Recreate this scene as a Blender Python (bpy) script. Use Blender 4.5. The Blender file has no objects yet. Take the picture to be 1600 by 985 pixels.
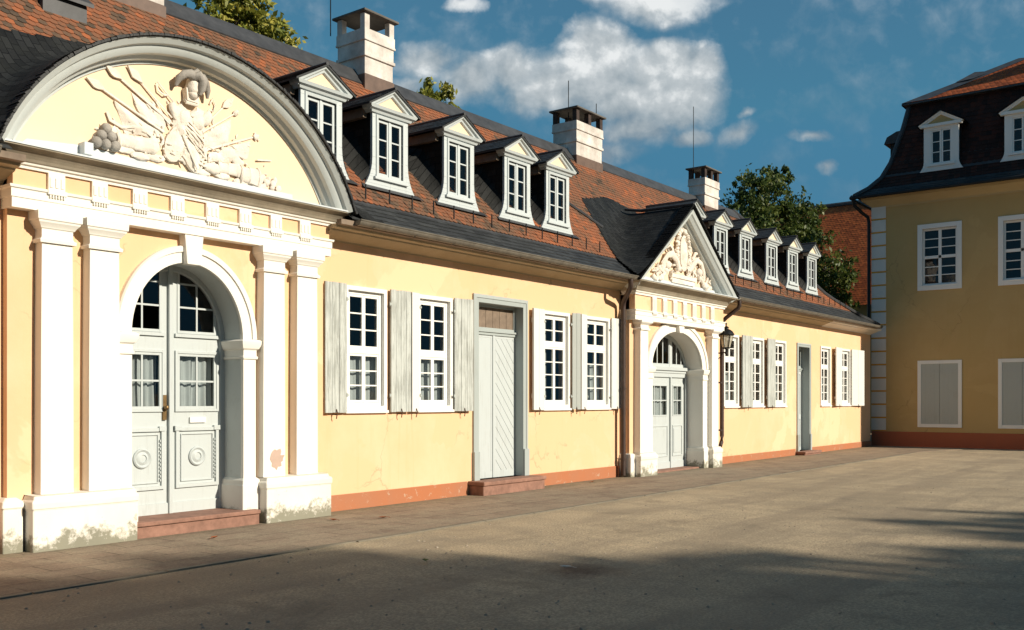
import bpy, math, random
from mathutils import Vector, Matrix, noise
R = math.radians
rnd = random.Random(7)
scene = bpy.context.scene
COL = scene.collection

# ------------------------------------------------------------------ materials
def newmat(name):
    m = bpy.data.materials.new(name); m.use_nodes = True
    nt = m.node_tree; nt.nodes.clear()
    out = nt.nodes.new('ShaderNodeOutputMaterial')
    b = nt.nodes.new('ShaderNodeBsdfPrincipled')
    nt.links.new(b.outputs[0], out.inputs[0])
    return m, nt, b
class NT:
    def __init__(s, nt): s.nt = nt
    def n(s, t, **kw):
        o = s.nt.nodes.new(t)
        for k, v in kw.items(): setattr(o, k, v)
        return o
    def l(s, a, b): s.nt.links.new(a, b)
    def pos(s): return s.n('ShaderNodeNewGeometry').outputs['Position']
    def sep(s, v):
        o = s.n('ShaderNodeSeparateXYZ'); s.l(v, o.inputs[0]); return o.outputs
    def scl(s, v, sc):
        o = s.n('ShaderNodeVectorMath', operation='MULTIPLY'); s.l(v, o.inputs[0]); o.inputs[1].default_value = sc; return o.outputs[0]
    def noise(s, v, scale, detail=4, rough=.6, dist=0):
        o = s.n('ShaderNodeTexNoise'); s.l(v, o.inputs['Vector'])
        o.inputs['Scale'].default_value = scale; o.inputs['Detail'].default_value = detail
        o.inputs['Roughness'].default_value = rough; o.inputs['Distortion'].default_value = dist
        return o.outputs['Fac']
    def ramp(s, f, stops):
        o = s.n('ShaderNodeValToRGB'); s.l(f, o.inputs[0]); e = o.color_ramp.elements
        while len(e) < len(stops): e.new(.5)
        for i, (p, c) in enumerate(stops):
            e[i].position = p
            e[i].color = (c, c, c, 1) if not hasattr(c, '__len__') else (*c, 1)
        return o.outputs[0]
    def math(s, op, a, b=None, c=None, clamp=False):
        o = s.n('ShaderNodeMath', operation=op, use_clamp=clamp)
        for i, v in enumerate((a, b, c)):
            if v is None: continue
            if hasattr(v, 'is_output'): s.l(v, o.inputs[i])
            else: o.inputs[i].default_value = v
        return o.outputs[0]
    def mix(s, f, a, b, mode='MIX'):
        o = s.n('ShaderNodeMix', data_type='RGBA', blend_type=mode)
        for i, v in ((0, f), (6, a), (7, b)):
            if hasattr(v, 'is_output'): s.l(v, o.inputs[i])
            elif i == 0: o.inputs[0].default_value = v
            else: o.inputs[i].default_value = (*v, 1)
        return o.outputs[2]
    def bump(s, hgt, strength, dist=.02):
        o = s.n('ShaderNodeBump'); s.l(hgt, o.inputs['Height']); o.inputs['Strength'].default_value = strength
        o.inputs['Distance'].default_value = dist; return o.outputs[0]

def plaster(name, col, stain, amt=.5, low=None, rough=.85, flake=None, scale=1.0, top=.6, bs=.35, bd=.012, fs=45, patch=0):
    """painted render: cloudy tone, runs, grain; LOW = a grown-on algae/dirt tint near the ground; FLAKE = bare patches"""
    m, nt, b = newmat(name); q = NT(nt); p = q.pos()
    f = q.noise(p, .9*scale, 6, .65)
    f = q.ramp(f, [(.35, 0), (.75, amt)])
    c = q.mix(f, col, stain)
    st = q.noise(q.scl(p, (3.2, 3.2, .35)), 1.6*scale, 5, .7)
    c = q.mix(q.ramp(st, [(.55, 0), (.8, amt*.7)]), c, stain)
    if patch:
        pn = q.noise(p, .55, 5, .55, .8); c = q.mix(q.ramp(pn, [(.50, 0), (.515, patch)]), c, tuple(min(1, x*.93) for x in col[:2])+(col[2]*.86,))
        pn = q.noise(p, .42, 6, .6, .4); c = q.mix(q.ramp(pn, [(.57, 0), (.585, patch)]), c, tuple(min(.84, x*1.06) for x in col))
        dr = q.noise(q.scl(p, (7, 7, .22)), 1.3, 6, .75); c = q.mix(q.ramp(dr, [(.58, 0), (.74, patch*.8)]), c, stain)
        ck = q.n('ShaderNodeTexVoronoi', feature='DISTANCE_TO_EDGE'); wq = q.n('ShaderNodeVectorMath', operation='MULTIPLY_ADD')
        nz3 = q.n('ShaderNodeTexNoise'); q.l(p, nz3.inputs['Vector']); nz3.inputs['Scale'].default_value = 3; nz3.inputs['Detail'].default_value = 5
        q.l(nz3.outputs['Color'], wq.inputs[0]); wq.inputs[1].default_value = (.5, .5, .5); q.l(p, wq.inputs[2]); q.l(wq.outputs[0], ck.inputs['Vector']); ck.inputs['Scale'].default_value = .55
        cm_ = q.math('MULTIPLY', q.ramp(ck.outputs['Distance'], [(.0, 1), (.008, 0)]), q.ramp(q.noise(p, .8, 3), [(.52, 0), (.6, .5)]))
        c = q.mix(cm_, c, tuple(x*.45 for x in col))
    if low:
        z = q.sep(p)[2]
        nz = q.noise(p, 5, 6, .75)
        g = q.math('ADD', q.math('MULTIPLY', z, -1.6), q.math('MULTIPLY', nz, 1.5))
        c = q.mix(q.ramp(g, [(.42, 0), (.62, .85)]), c, low)
    if flake:
        nf = q.noise(p, 6.5, 7, .8, .6)
        zz = q.sep(p)[2]
        nf = q.math('SUBTRACT', nf, q.math('MULTIPLY', zz, .035))
        c = q.mix(q.ramp(nf, [(top, 0), (top+.025, .8)]), c, flake)
    q.l(c, b.inputs['Base Color']); b.inputs['Roughness'].default_value = rough
    b.inputs['Specular IOR Level'].default_value = .25
    g1 = q.noise(p, fs, 5, .75); g2 = q.noise(p, 2.2, 3)
    hh = q.math('ADD', q.math('MULTIPLY', g1, .25), g2)
    q.l(q.bump(hh, bs, bd), b.inputs['Normal'])
    return m

def paint(name, col, dirt, amt=.5, rough=.55, vertical=True, thr=.55, bump=.2):
    m, nt, b = newmat(name); q = NT(nt); p = q.pos()
    v = q.scl(p, (14, 14, 1.1) if vertical else (5, 5, 5))
    f = q.noise(v, 1.6, 8, .75, .3)
    big = q.noise(p, 1.7, 3)
    f = q.math('ADD', q.math('MULTIPLY', f, .75), q.math('MULTIPLY', big, .3))
    c = q.mix(q.ramp(f, [(thr, 0), (thr+.13, amt)]), col, dirt)
    q.l(c, b.inputs['Base Color']); b.inputs['Roughness'].default_value = rough
    b.inputs['Specular IOR Level'].default_value = .35
    q.l(q.bump(f, bump, .006), b.inputs['Normal'])
    return m

def tilemat(name, stops, rough=.8, bumpsc=30, big=.38):
    m, nt, b = newmat(name); q = NT(nt); p = q.pos()
    a = q.n('ShaderNodeAttribute', attribute_name='tint').outputs['Fac']
    patch = q.noise(q.scl(p, (1, 1.6, 1.6)), .55, 4, .6)
    t = q.math('ADD', q.math('MULTIPLY', a, .62), q.math('MULTIPLY', q.math('SUBTRACT', patch, .5), big*2.2))
    fine = q.noise(p, 22, 4, .7)
    t = q.math('ADD', t, q.math('MULTIPLY', q.math('SUBTRACT', fine, .5), .5), clamp=True)
    q.l(q.ramp(t, stops), b.inputs['Base Color'])
    b.inputs['Roughness'].default_value = rough; b.inputs['Specular IOR Level'].default_value = .3
    q.l(q.bump(q.noise(p, bumpsc, 4), .35, .008), b.inputs['Normal'])
    return m

def slatemat(name, col=(.012, .0125, .0125), uvs=1.0):
    m, nt, b = newmat(name); q = NT(nt)
    uv = q.n('ShaderNodeUVMap').outputs[0]
    br = q.n('ShaderNodeTexBrick'); q.l(q.scl(uv, (uvs, uvs, 1)), br.inputs['Vector'])
    br.inputs['Scale'].default_value = 1; br.inputs['Brick Width'].default_value = .2; br.inputs['Row Height'].default_value = .12
    br.inputs['Mortar Size'].default_value = .007; br.inputs['Mortar Smooth'].default_value = .3
    br.inputs['Color1'].default_value = (*[c*.6 for c in col], 1); br.inputs['Color2'].default_value = (*[c*2.0 for c in col], 1)
    br.inputs['Mortar'].default_value = (.004, .004, .004, 1)
    p = q.pos(); f = q.noise(p, 3, 5)
    c = q.mix(q.ramp(f, [(.4, 0), (.7, .5)]), br.outputs['Color'], (.02, .021, .018))
    q.l(c, b.inputs['Base Color']); b.inputs['Roughness'].default_value = .66
    b.inputs['Specular IOR Level'].default_value = .16
    # each row tilts: saw along v
    vv = q.math('FRACT', q.math('DIVIDE', q.sep(uv)[1], .12))
    hh = q.math('ADD', q.math('MULTIPLY', vv, -1.0), q.math('MULTIPLY', br.outputs['Fac'], -.6))
    hh = q.math('ADD', hh, q.math('MULTIPLY', q.noise(p, 9, 3), .8))
    q.l(q.bump(hh, .8, .02), b.inputs['Normal'])
    return m

def simple(name, col, rough=.5, metal=0, var=.25, scale=6, bump=.1):
    m, nt, b = newmat(name); q = NT(nt); p = q.pos()
    f = q.noise(p, scale, 5, .65)
    c = q.mix(q.ramp(f, [(.3, 0), (.75, 1)]), tuple(x*(1-var) for x in col), tuple(min(1, x*(1+var)) for x in col))
    q.l(c, b.inputs['Base Color']); b.inputs['Roughness'].default_value = rough; b.inputs['Metallic'].default_value = metal
    b.inputs['Specular IOR Level'].default_value = .35
    q.l(q.bump(q.noise(p, scale*6, 3), bump, .006), b.inputs['Normal'])
    return m

M = {}
M['yellow'] = plaster('ochre_plaster', (.78, .515, .325), (.70, .415, .215), .65, low=(.42, .33, .2), flake=(.62, .5, .38), top=.735, patch=.8)
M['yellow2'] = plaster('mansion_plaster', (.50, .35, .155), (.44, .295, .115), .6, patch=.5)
M['pale'] = plaster('tympanum_plaster', (.80, .60, .41), (.72, .58, .44), .6)
M['white'] = plaster('white_plaster', (.80, .78, .72), (.72, .66, .56), .4, low=(.3, .29, .21), flake=(.5, .43, .35), top=.69)
M['plinth'] = plaster('plinth_plaster', (.78, .75, .68), (.6, .55, .45), .6, low=(.17, .165, .11), flake=(.36, .31, .24), top=.62)
M['orange'] = plaster('skirting_plaster', (.42, .155, .07), (.36, .17, .10), .9, flake=(.46, .34, .25), top=.59)
M['redbase'] = plaster('mansion_skirting', (.36, .11, .055), (.3, .09, .05), .5)
M['stone'] = plaster('weathered_stone', (.36, .31, .235), (.2, .175, .13), .9, scale=3)
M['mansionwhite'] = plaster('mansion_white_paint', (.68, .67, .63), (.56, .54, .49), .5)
M['kerbstone'] = plaster('kerb_stone', (.22, .19, .14), (.13, .115, .09), .9, scale=3)
M['relief'] = plaster('relief_stone', (.82, .75, .65), (.55, .49, .43), .8, scale=4, bs=.9, bd=.05, fs=26)
M['reliefdark'] = plaster('relief_stone_grey', (.40, .37, .33), (.18, .17, .155), .9, scale=5, bs=.9, bd=.05, fs=26)
M['greyw'] = paint('grey_white_paint', (.50, .535, .52), (.42, .44, .41), .6, vertical=False)
M['zinc'] = simple('flashing_sheet', (.55, .585, .60), .45, 0, .1, 3)
M['door'] = paint('door_paint', (.48, .52, .52), (.38, .40, .385), .6)
M['doorgrey'] = paint('grey_door_paint', (.36, .40, .39), (.29, .31, .29), .6)
M['frame'] = paint('window_paint', (.78, .775, .74), (.5, .46, .4), .7, thr=.62)
M['framegrey'] = paint('dormer_paint', (.50, .545, .55), (.42, .45, .44), .6)
M['shutw'] = paint('shutter_white', (.68, .68, .645), (.42, .41, .37), .7, thr=.57)
M['shutg'] = paint('shutter_weathered', (.50, .525, .495), (.25, .26, .235), .8, thr=.48, bump=.5)
M['shutgrey'] = paint('mansion_shutter_paint', (.40, .43, .405), (.34, .36, .33), .6)
M['beige'] = plaster('eave_cornice_plaster', (.44, .36, .24), (.33, .26, .16), .8, scale=2)
M['beigew'] = plaster('eave_cornice_white', (.8, .77, .7), (.6, .5, .4), .4)
M['brownwood'] = simple('dormer_side_board', (.20, .15, .11), .8, 0, .3, 5)
M['tile'] = tilemat('clay_tile', [(0, (.06, .045, .032)), (.22, (.12, .074, .046)), (.42, (.22, .086, .042)), (.65, (.33, .104, .04)), (1, (.47, .145, .05))])
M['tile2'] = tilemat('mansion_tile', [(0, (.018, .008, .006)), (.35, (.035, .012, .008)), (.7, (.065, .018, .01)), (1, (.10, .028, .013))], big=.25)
M['tile3'] = tilemat('mansion_upper_tile', [(0, (.26, .06, .018)), (.5, (.48, .115, .03)), (1, (.58, .16, .045))], big=.2)
M['slatetile'] = tilemat('slate_tile', [(0, (.02, .021, .022)), (.5, (.042, .045, .047)), (1, (.09, .09, .08))], rough=.55, big=.3)
M['slate'] = slatemat('slate_covering')
M['lead'] = simple('lead_sheet', (.05, .051, .054), .5, 0, .35, 4)
M['brownlead'] = simple('brown_flashing', (.13, .085, .065), .6, 0, .25, 5)
M['pipe'] = simple('brown_pipe', (.055, .035, .028), .5, 0, .3, 6)
M['gutter'] = simple('gutter_metal', (.17, .15, .12), .5, .2, .3, 5)
M['iron'] = simple('black_iron', (.014, .014, .014), .45, .3, .3, 9)
M['rust'] = simple('rusty_iron', (.10, .05, .03), .75, .2, .4, 20)
M['brass'] = simple('old_brass', (.22, .14, .06), .4, .7, .3, 15)
M['sand'] = simple('red_sandstone', (.27, .145, .105), .85, 0, .3, 7, .4)
M['soot'] = simple('sooty_brick', (.05, .035, .03), .9, 0, .4, 8)
M['chimney'] = plaster('chimney_render', (.72, .69, .64), (.36, .31, .27), 1.0, scale=2.4, flake=(.36, .28, .23), top=.64)
M['capstone'] = plaster('chimney_cap_slab', (.15, .14, .125), (.07, .065, .06), .9, scale=3)
M['dark'] = simple('dark_interior', (.035, .032, .03), .95, 0, .2, 2)
M['curtain'] = simple('curtain_cloth', (.42, .44, .45), .95, 0, .08, 3)
M['plant'] = simple('pot_plant_leaf', (.05, .11, .03), .6, 0, .3, 9)
M['bark'] = simple('bark', (.07, .055, .04), .95, 0, .4, 7, .6)
M['backwall'] = plaster('plain_plaster', (.5, .36, .17), (.4, .3, .15), .5)
M['dullwall'] = plaster('far_wall_plaster', (.33, .29, .17), (.25, .22, .13), .6)
M['pebble'] = simple('pebble', (.33, .28, .215), .9, 0, .4, 3)
M['barepatch'] = plaster('bare_mortar', (.52, .38, .31), (.4, .3, .24), .8, scale=5)
M['leafred'] = simple('dry_leaf', (.25, .07, .02), .8, 0, .3, 40)

def glassmat():
    m = bpy.data.materials.new('window_glass'); m.use_nodes = True
    nt = m.node_tree; nt.nodes.clear(); q = NT(nt)
    out = q.n('ShaderNodeOutputMaterial'); mx = q.n('ShaderNodeMixShader')
    tr = q.n('ShaderNodeBsdfTransparent'); tr.inputs[0].default_value = (.82, .86, .85, 1)
    gl = q.n('ShaderNodeBsdfGlossy'); gl.inputs['Roughness'].default_value = .02
    fr = q.n('ShaderNodeFresnel'); fr.inputs[0].default_value = 1.52
    f = q.math('MULTIPLY', fr.outputs[0], 1.1, clamp=True)
    bp = q.bump(q.noise(q.pos(), 2.5, 2), .12, .02); q.l(bp, gl.inputs['Normal'])
    q.l(f, mx.inputs[0]); q.l(tr.outputs[0], mx.inputs[1]); q.l(gl.outputs[0], mx.inputs[2]); q.l(mx.outputs[0], out.inputs[0])
    return m
M['glass'] = glassmat()

def lampglass():
    m = bpy.data.materials.new('dusty_lamp_glass'); m.use_nodes = True
    nt = m.node_tree; nt.nodes.clear(); q = NT(nt)
    out = q.n('ShaderNodeOutputMaterial'); mx = q.n('ShaderNodeMixShader'); mx.inputs[0].default_value = .6
    tr = q.n('ShaderNodeBsdfTransparent'); d = q.n('ShaderNodeBsdfPrincipled'); d.inputs['Base Color'].default_value = (.6, .56, .43, 1); d.inputs['Roughness'].default_value = .15
    q.l(tr.outputs[0], mx.inputs[1]); q.l(d.outputs[0], mx.inputs[2]); q.l(mx.outputs[0], out.inputs[0])
    return m
M['lampglass'] = lampglass()
def leafmat(name, c0, c1, c2):
    m = bpy.data.materials.new(name); m.use_nodes = True
    nt = m.node_tree; nt.nodes.clear(); q = NT(nt)
    out = q.n('ShaderNodeOutputMaterial'); mx = q.n('ShaderNodeMixShader'); mx.inputs[0].default_value = .3
    a = q.n('ShaderNodeAttribute', attribute_name='tint').outputs['Fac']
    c = q.ramp(a, [(0, c0), (.5, c1), (1, c2)])
    d = q.n('ShaderNodeBsdfPrincipled'); d.inputs['Roughness'].default_value = .5; d.inputs['Specular IOR Level'].default_value = .3
    t = q.n('ShaderNodeBsdfTranslucent')
    q.l(c, d.inputs['Base Color']); q.l(c, t.inputs[0])
    q.l(d.outputs[0], mx.inputs[1]); q.l(t.outputs[0], mx.inputs[2]); q.l(mx.outputs[0], out.inputs[0])
    return m
M['leafA'] = leafmat('yellow_green_leaf', (.10, .13, .022), (.25, .26, .045), (.42, .37, .075))
M['leafB'] = leafmat('dark_green_leaf', (.028, .05, .012), (.07, .105, .022), (.15, .17, .035))

def gravelmat():
    m, nt, b = newmat('gravel'); q = NT(nt); p = q.pos()
    big = q.noise(p, .22, 6, .6, .8); mid = q.noise(q.scl(p, (1, .6, 1)), 1.3, 6, .7, .5); fine = q.noise(p, 38, 3, .8); sp = q.noise(p, 120, 2, .9)
    c = q.mix(q.ramp(big, [(.35, 0), (.65, 1)]), (.47, .365, .24), (.65, .51, .335))
    c = q.mix(q.ramp(mid, [(.4, 0), (.72, .7)]), c, (.31, .26, .19))
    c = q.mix(q.ramp(fine, [(.42, .55), (.6, 0)]), c, (.16, .135, .105))
    c = q.mix(q.ramp(sp, [(.6, 0), (.75, .6)]), c, (.62, .57, .48))
    tr_ = q.noise(q.scl(p, (.12, 1.1, 1)), 1.4, 5, .65, .3)
    c = q.mix(q.ramp(tr_, [(.47, 0), (.6, .45)]), c, (.26, .21, .155))
    dk = q.noise(p, .8, 7, .75, .6)
    c = q.mix(q.ramp(dk, [(.56, 0), (.66, .45)]), c, (.18, .145, .105))
    # trodden earth spot
    d = q.n('ShaderNodeVectorMath', operation='DISTANCE'); q.l(p, d.inputs[0]); d.inputs[1].default_value = (7.85, -5.55, 0)
    e = q.math('ADD', d.outputs['Value'], q.math('MULTIPLY', q.noise(p, 5, 5), .5))
    c = q.mix(q.ramp(e, [(.35, .75), (.75, 0)]), c, (.12, .07, .05))
    q.l(c, b.inputs['Base Color']); b.inputs['Roughness'].default_value = .95; b.inputs['Specular IOR Level'].default_value = .15
    hh = q.math('ADD', q.math('MULTIPLY', fine, .5), q.math('ADD', q.math('MULTIPLY', sp, .25), q.math('MULTIPLY', mid, 1.2)))
    q.l(q.bump(hh, .9, .03), b.inputs['Normal'])
    return m
M['gravel'] = gravelmat()

def pavemat():
    m, nt, b = newmat('paving_slabs'); q = NT(nt); p = q.pos()
    br = q.n('ShaderNodeTexBrick'); q.l(p, br.inputs['Vector'])
    br.inputs['Scale'].default_value = 1; br.inputs['Brick Width'].default_value = .62; br.inputs['Row Height'].default_value = .4
    br.inputs['Mortar Size'].default_value = .009; br.inputs['Color1'].default_value = (.22, .16, .12, 1); br.inputs['Color2'].default_value = (.33, .25, .18, 1)
    br.inputs['Mortar'].default_value = (.09, .075, .055, 1); br.inputs['Mortar Smooth'].default_value = .4
    f = q.noise(p, 2.2, 6, .7); g = q.noise(p, 40, 3, .8)
    c = q.mix(q.ramp(f, [(.38, 0), (.65, .85)]), br.outputs['Color'], (.34, .28, .20))
    # dust and moss creep out from the wall foot
    y = q.sep(p)[1]
    ms = q.math('ADD', q.math('MULTIPLY', y, .55), q.math('MULTIPLY', q.noise(p, 4, 6, .75), 1.2))
    c = q.mix(q.ramp(ms, [(.32, 0), (.6, .7)]), c, (.19, .18, .11))
    c = q.mix(q.ramp(g, [(.45, .35), (.6, 0)]), c, (.08, .065, .05))
    q.l(c, b.inputs['Base Color']); b.inputs['Roughness'].default_value = .9; b.inputs['Specular IOR Level'].default_value = .2
    hh = q.math('ADD', q.math('MULTIPLY', br.outputs['Fac'], -.7), q.math('ADD', q.math('MULTIPLY', g, .2), q.math('MULTIPLY', f, .7)))
    q.l(q.bump(hh, .7, .02), b.inputs['Normal'])
    return m
M['paving'] = pavemat()

# ------------------------------------------------------------------ mesh builder
class MB:
    def __init__(s): s.v = []; s.f = []; s.uv = {}; s.t = {}
    def add(s, vs, fs):
        o = len(s.v); s.v += [tuple(p) for p in vs]; i0 = len(s.f)
        s.f += [tuple(o+i for i in f) for f in fs]; return i0
    def box(s, x0, x1, y0, y1, z0, z1):
        s.add([(x0,y0,z0),(x1,y0,z0),(x1,y1,z0),(x0,y1,z0),(x0,y0,z1),(x1,y0,z1),(x1,y1,z1),(x0,y1,z1)],
              [(0,3,2,1),(4,5,6,7),(0,1,5,4),(1,2,6,5),(2,3,7,6),(3,0,4,7)]); return s
    def quad(s, a, b, c, d, uv=None):
        i = s.add([a, b, c, d], [(0,1,2,3)])
        if uv: s.uv[i] = uv
        return s
    def xz(s, pts, y0, y1):
        n = len(pts)
        s.add([(x, y0, z) for x, z in pts]+[(x, y1, z) for x, z in pts],
              [tuple(range(n)), tuple(range(2*n-1, n-1, -1))]+[(i, i+n, (i+1) % n+n, (i+1) % n) for i in range(n)]); return s
    def yz(s, pts, x0, x1):
        n = len(pts)
        s.add([(x0, y, z) for y, z in pts]+[(x1, y, z) for y, z in pts],
              [tuple(range(n)), tuple(range(2*n-1, n-1, -1))]+[(i, i+n, (i+1) % n+n, (i+1) % n) for i in range(n)]); return s
    def xy(s, pts, z0, z1):
        n = len(pts)
        s.add([(x, y, z0) for x, y in pts]+[(x, y, z1) for x, y in pts],
              [tuple(range(n-1, -1, -1)), tuple(range(n, 2*n))]+[(i, (i+1) % n, (i+1) % n+n, i+n) for i in range(n)]); return s
    def tube(s, pts, rad, n=8, cap=True):
        pts = [Vector(p) for p in pts]; k = len(pts)
        if not hasattr(rad, '__len__'): rad = [rad]*k
        vs = []; up = Vector((.31, .17, .93)).normalized()
        for i, p in enumerate(pts):
            t = (pts[min(i+1, k-1)]-pts[max(i-1, 0)]).normalized()
            a = t.cross(up)
            if a.length < 1e-3: a = t.cross(Vector((1, 0, 0)))
            a.normalize(); b = t.cross(a)
            vs += [p+rad[i]*(a*math.cos(j*2*math.pi/n)+b*math.sin(j*2*math.pi/n)) for j in range(n)]
        fs = [(i*n+j, i*n+(j+1) % n, (i+1)*n+(j+1) % n, (i+1)*n+j) for i in range(k-1) for j in range(n)]
        if cap: fs += [tuple(range(n-1, -1, -1)), tuple(range((k-1)*n, k*n))]
        s.add(vs, fs); return s
    def lathe(s, c, prof, n=20, axis='z', sx=1, a0=0):
        vs = []
        for r, h in prof:
            for j in range(n):
                a = a0+j*2*math.pi/n; u, w = r*math.cos(a)*sx, r*math.sin(a)
                vs.append((c[0]+u, c[1]+w, c[2]+h) if axis == 'z' else (c[0]+u, c[1]+h, c[2]+w) if axis == 'y' else (c[0]+h, c[1]+u, c[2]+w))
        k = len(prof)
        fs = [(i*n+j, i*n+(j+1) % n, (i+1)*n+(j+1) % n, (i+1)*n+j) for i in range(k-1) for j in range(n)]
        fs += [tuple(range(n-1, -1, -1)), tuple(range((k-1)*n, k*n))]
        s.add(vs, fs); return s
    def ball(s, c, r, n=12, rot=0):
        if not hasattr(r, '__len__'): r = (r, r, r)
        ca, sa = math.cos(rot), math.sin(rot); vs = []; m = max(4, n//2)
        for i in range(m+1):
            th = math.pi*i/m
            for j in range(n):
                ph = 2*math.pi*j/n
                x, y, z = r[0]*math.sin(th)*math.cos(ph), r[1]*math.sin(th)*math.sin(ph), r[2]*math.cos(th)
                vs.append((c[0]+x*ca-z*sa, c[1]+y, c[2]+x*sa+z*ca))
        s.add(vs, [(i*n+j, (i+1)*n+j, (i+1)*n+(j+1) % n, i*n+(j+1) % n) for i in range(m) for j in range(n)]); return s
    def _sweep(s, path, prof, place, closed, capends, nrm):
        n = len(path); P = [Vector(p) for p in path]; offs = []
        for i in range(n):
            ds = []
            if i > 0 or closed: ds.append((P[i]-P[i-1]).normalized())
            if i < n-1 or closed: ds.append((P[(i+1) % n]-P[i]).normalized())
            ns = [Vector(nrm(d)) for d in ds]
            if len(ns) == 1: offs.append(ns[0])
            else:
                m = ns[0]+ns[1]; offs.append(m*(2/max(m.length_squared, .2)))
        k = len(prof); vs = []
        for i in range(n):
            for o, h in prof: vs.append(place(P[i]+offs[i]*o, h))
        fs = []
        for i in range(n if closed else n-1):
            for j in range(k-1):
                a = i*k+j; b = ((i+1) % n)*k+j; fs.append((a, b, b+1, a+1))
        if capends and not closed: fs += [tuple(range(k)), tuple(range(n*k-1, (n-1)*k-1, -1))]
        s.add(vs, fs); return s
    def plan(s, path, prof, closed=False, cap=True):   # moulding run along a plan path; profile (out, z)
        return s._sweep(path, prof, lambda p, h: (p.x, p.y, h), closed, cap, lambda d: (d.y, -d.x))
    def elev(s, path, prof, closed=False, cap=True):   # moulding run along an elevation path; profile (out, y)
        return s._sweep(path, prof, lambda p, h: (p.x, h, p.y), closed, cap, lambda d: (-d.y, d.x))
    def elevy(s, path, prof, x0=0, closed=False, cap=True, sgn=1):   # the same on a wall that faces -X: path (y,z), profile (out, x)
        return s._sweep(path, prof, lambda p, h: (h, p.x, p.y), closed, cap, lambda d: (-d.y*sgn, d.x*sgn))
    def grid(s, fn, us, vs_, keep=None):
        nu, nv = len(us), len(vs_); pts = []; uvs = []; ok = []
        for v in vs_:
            for u in us:
                r = fn(u, v); pts.append(r[0]); uvs.append(r[1]); ok.append(True if keep is None else keep(r[0]))
        o = len(s.v); s.v += [tuple(p) for p in pts]
        for j in range(nv-1):
            for i in range(nu-1):
                ix = (j*nu+i, j*nu+i+1, (j+1)*nu+i+1, (j+1)*nu+i)
                if sum(ok[k] for k in ix) < 3: continue
                s.uv[len(s.f)] = [uvs[k] for k in ix]; s.f.append(tuple(o+k for k in ix))
        return s
    def build(s, name, mat, parent=None, origin=(0, 0, 0), smooth=None, bevel=0):
        me = bpy.data.meshes.new(name); me.from_pydata(s.v, [], s.f); me.materials.append(mat if not isinstance(mat, str) else M[mat])
        if s.uv:
            l = me.uv_layers.new(name='UVMap'); d = l.data
            for p in me.polygons:
                u = s.uv.get(p.index)
                if u:
                    for k, li in enumerate(p.loop_indices): d[li].uv = u[k]
        if s.t:
            a = me.attributes.new('tint', 'FLOAT', 'FACE')
            a.data.foreach_set('value', [s.t.get(i, .5) for i in range(len(s.f))])
        me.validate()
        if smooth: me.shade_smooth(); me.set_sharp_from_angle(angle=R(smooth))
        o = bpy.data.objects.new(name, me); COL.objects.link(o)
        w = wl(parent) if parent else Vector((0, 0, 0))
        o.parent = parent; o.location = Vector(origin)-w
        if bevel:
            b = o.modifiers.new('edge', 'BEVEL'); b.width = bevel; b.segments = 2; b.limit_method = 'ANGLE'; b.angle_limit = R(50)
        return o

def wl(o):
    v = Vector((0, 0, 0))
    while o: v = v+o.location; o = o.parent
    return v
def tag(o, label=None, cat=None, group=None, kind=None):
    for k, v in (('label', label), ('category', cat), ('group', group), ('kind', kind)):
        if v: o[k] = v
    return o
def empty(name, loc, label, cat, group=None):
    o = bpy.data.objects.new(name, None); COL.objects.link(o); o.location = loc; o.empty_display_size = .3
    return tag(o, label, cat, group)
def kids(o): return [c for c in COL.objects if c.parent == o]
def copy_tree(o, parent, origin=None):
    ch = kids(o); c = o.copy(); COL.objects.link(c); c.parent = parent
    if origin is not None: c.location = Vector(origin)-(wl(parent) if parent else Vector((0, 0, 0)))
    for k in ch: copy_tree(k, c)
    return c
def arc(cx, cz, rx, rz, a0, a1, n):
    return [(cx+rx*math.cos(R(a0+(a1-a0)*i/n)), cz+rz*math.sin(R(a0+(a1-a0)*i/n))) for i in range(n+1)]
def lerp(t, x): # piecewise linear table
    for (a, b), (c, d) in zip(t, t[1:]):
        if x <= c: return b+(d-b)*(x-a)/(c-a)
    return t[-1][1]

def wall_cells(mb, x0, x1, z0, z1, y, holes, depth):
    xs = sorted({x0, x1, *[h[0] for h in holes], *[h[1] for h in holes]}); zs = sorted({z0, z1, *[h[2] for h in holes], *[h[3] for h in holes]})
    xs = [x for x in xs if x0 <= x <= x1]; zs = [z for z in zs if z0 <= z <= z1]
    for a, b in zip(xs, xs[1:]):
        for c, d in zip(zs, zs[1:]):
            mx, mz = (a+b)/2, (c+d)/2
            if any(h[0] < mx < h[1] and h[2] < mz < h[3] for h in holes): continue
            mb.quad((a, y, c), (b, y, c), (b, y, d), (a, y, d))
    for a, b, c, d in holes:
        if depth:
            e = y+depth
            mb.quad((a, y, c), (a, y, d), (a, e, d), (a, e, c)); mb.quad((b, y, c), (b, e, c), (b, e, d), (b, y, d))
            mb.quad((a, y, d), (b, y, d), (b, e, d), (a, e, d)); mb.quad((a, y, c), (a, e, c), (b, e, c), (b, y, c))

# ------------------------------------------------------------------ sun, sky, camera
EL, AZ = 25.0, 11.0
sunv = Vector((math.sin(R(AZ))*math.cos(R(EL)), -math.cos(R(AZ))*math.cos(R(EL)), math.sin(R(EL))))
sl = bpy.data.lights.new('sun', 'SUN'); sl.energy = 5.0; sl.angle = R(.9); sl.color = (1, .90, .74)
so = bpy.data.objects.new('sun', sl); COL.objects.link(so); so.rotation_euler = sunv.to_track_quat('Z', 'Y').to_euler(); so.location = (10, -40, 30)

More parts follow.
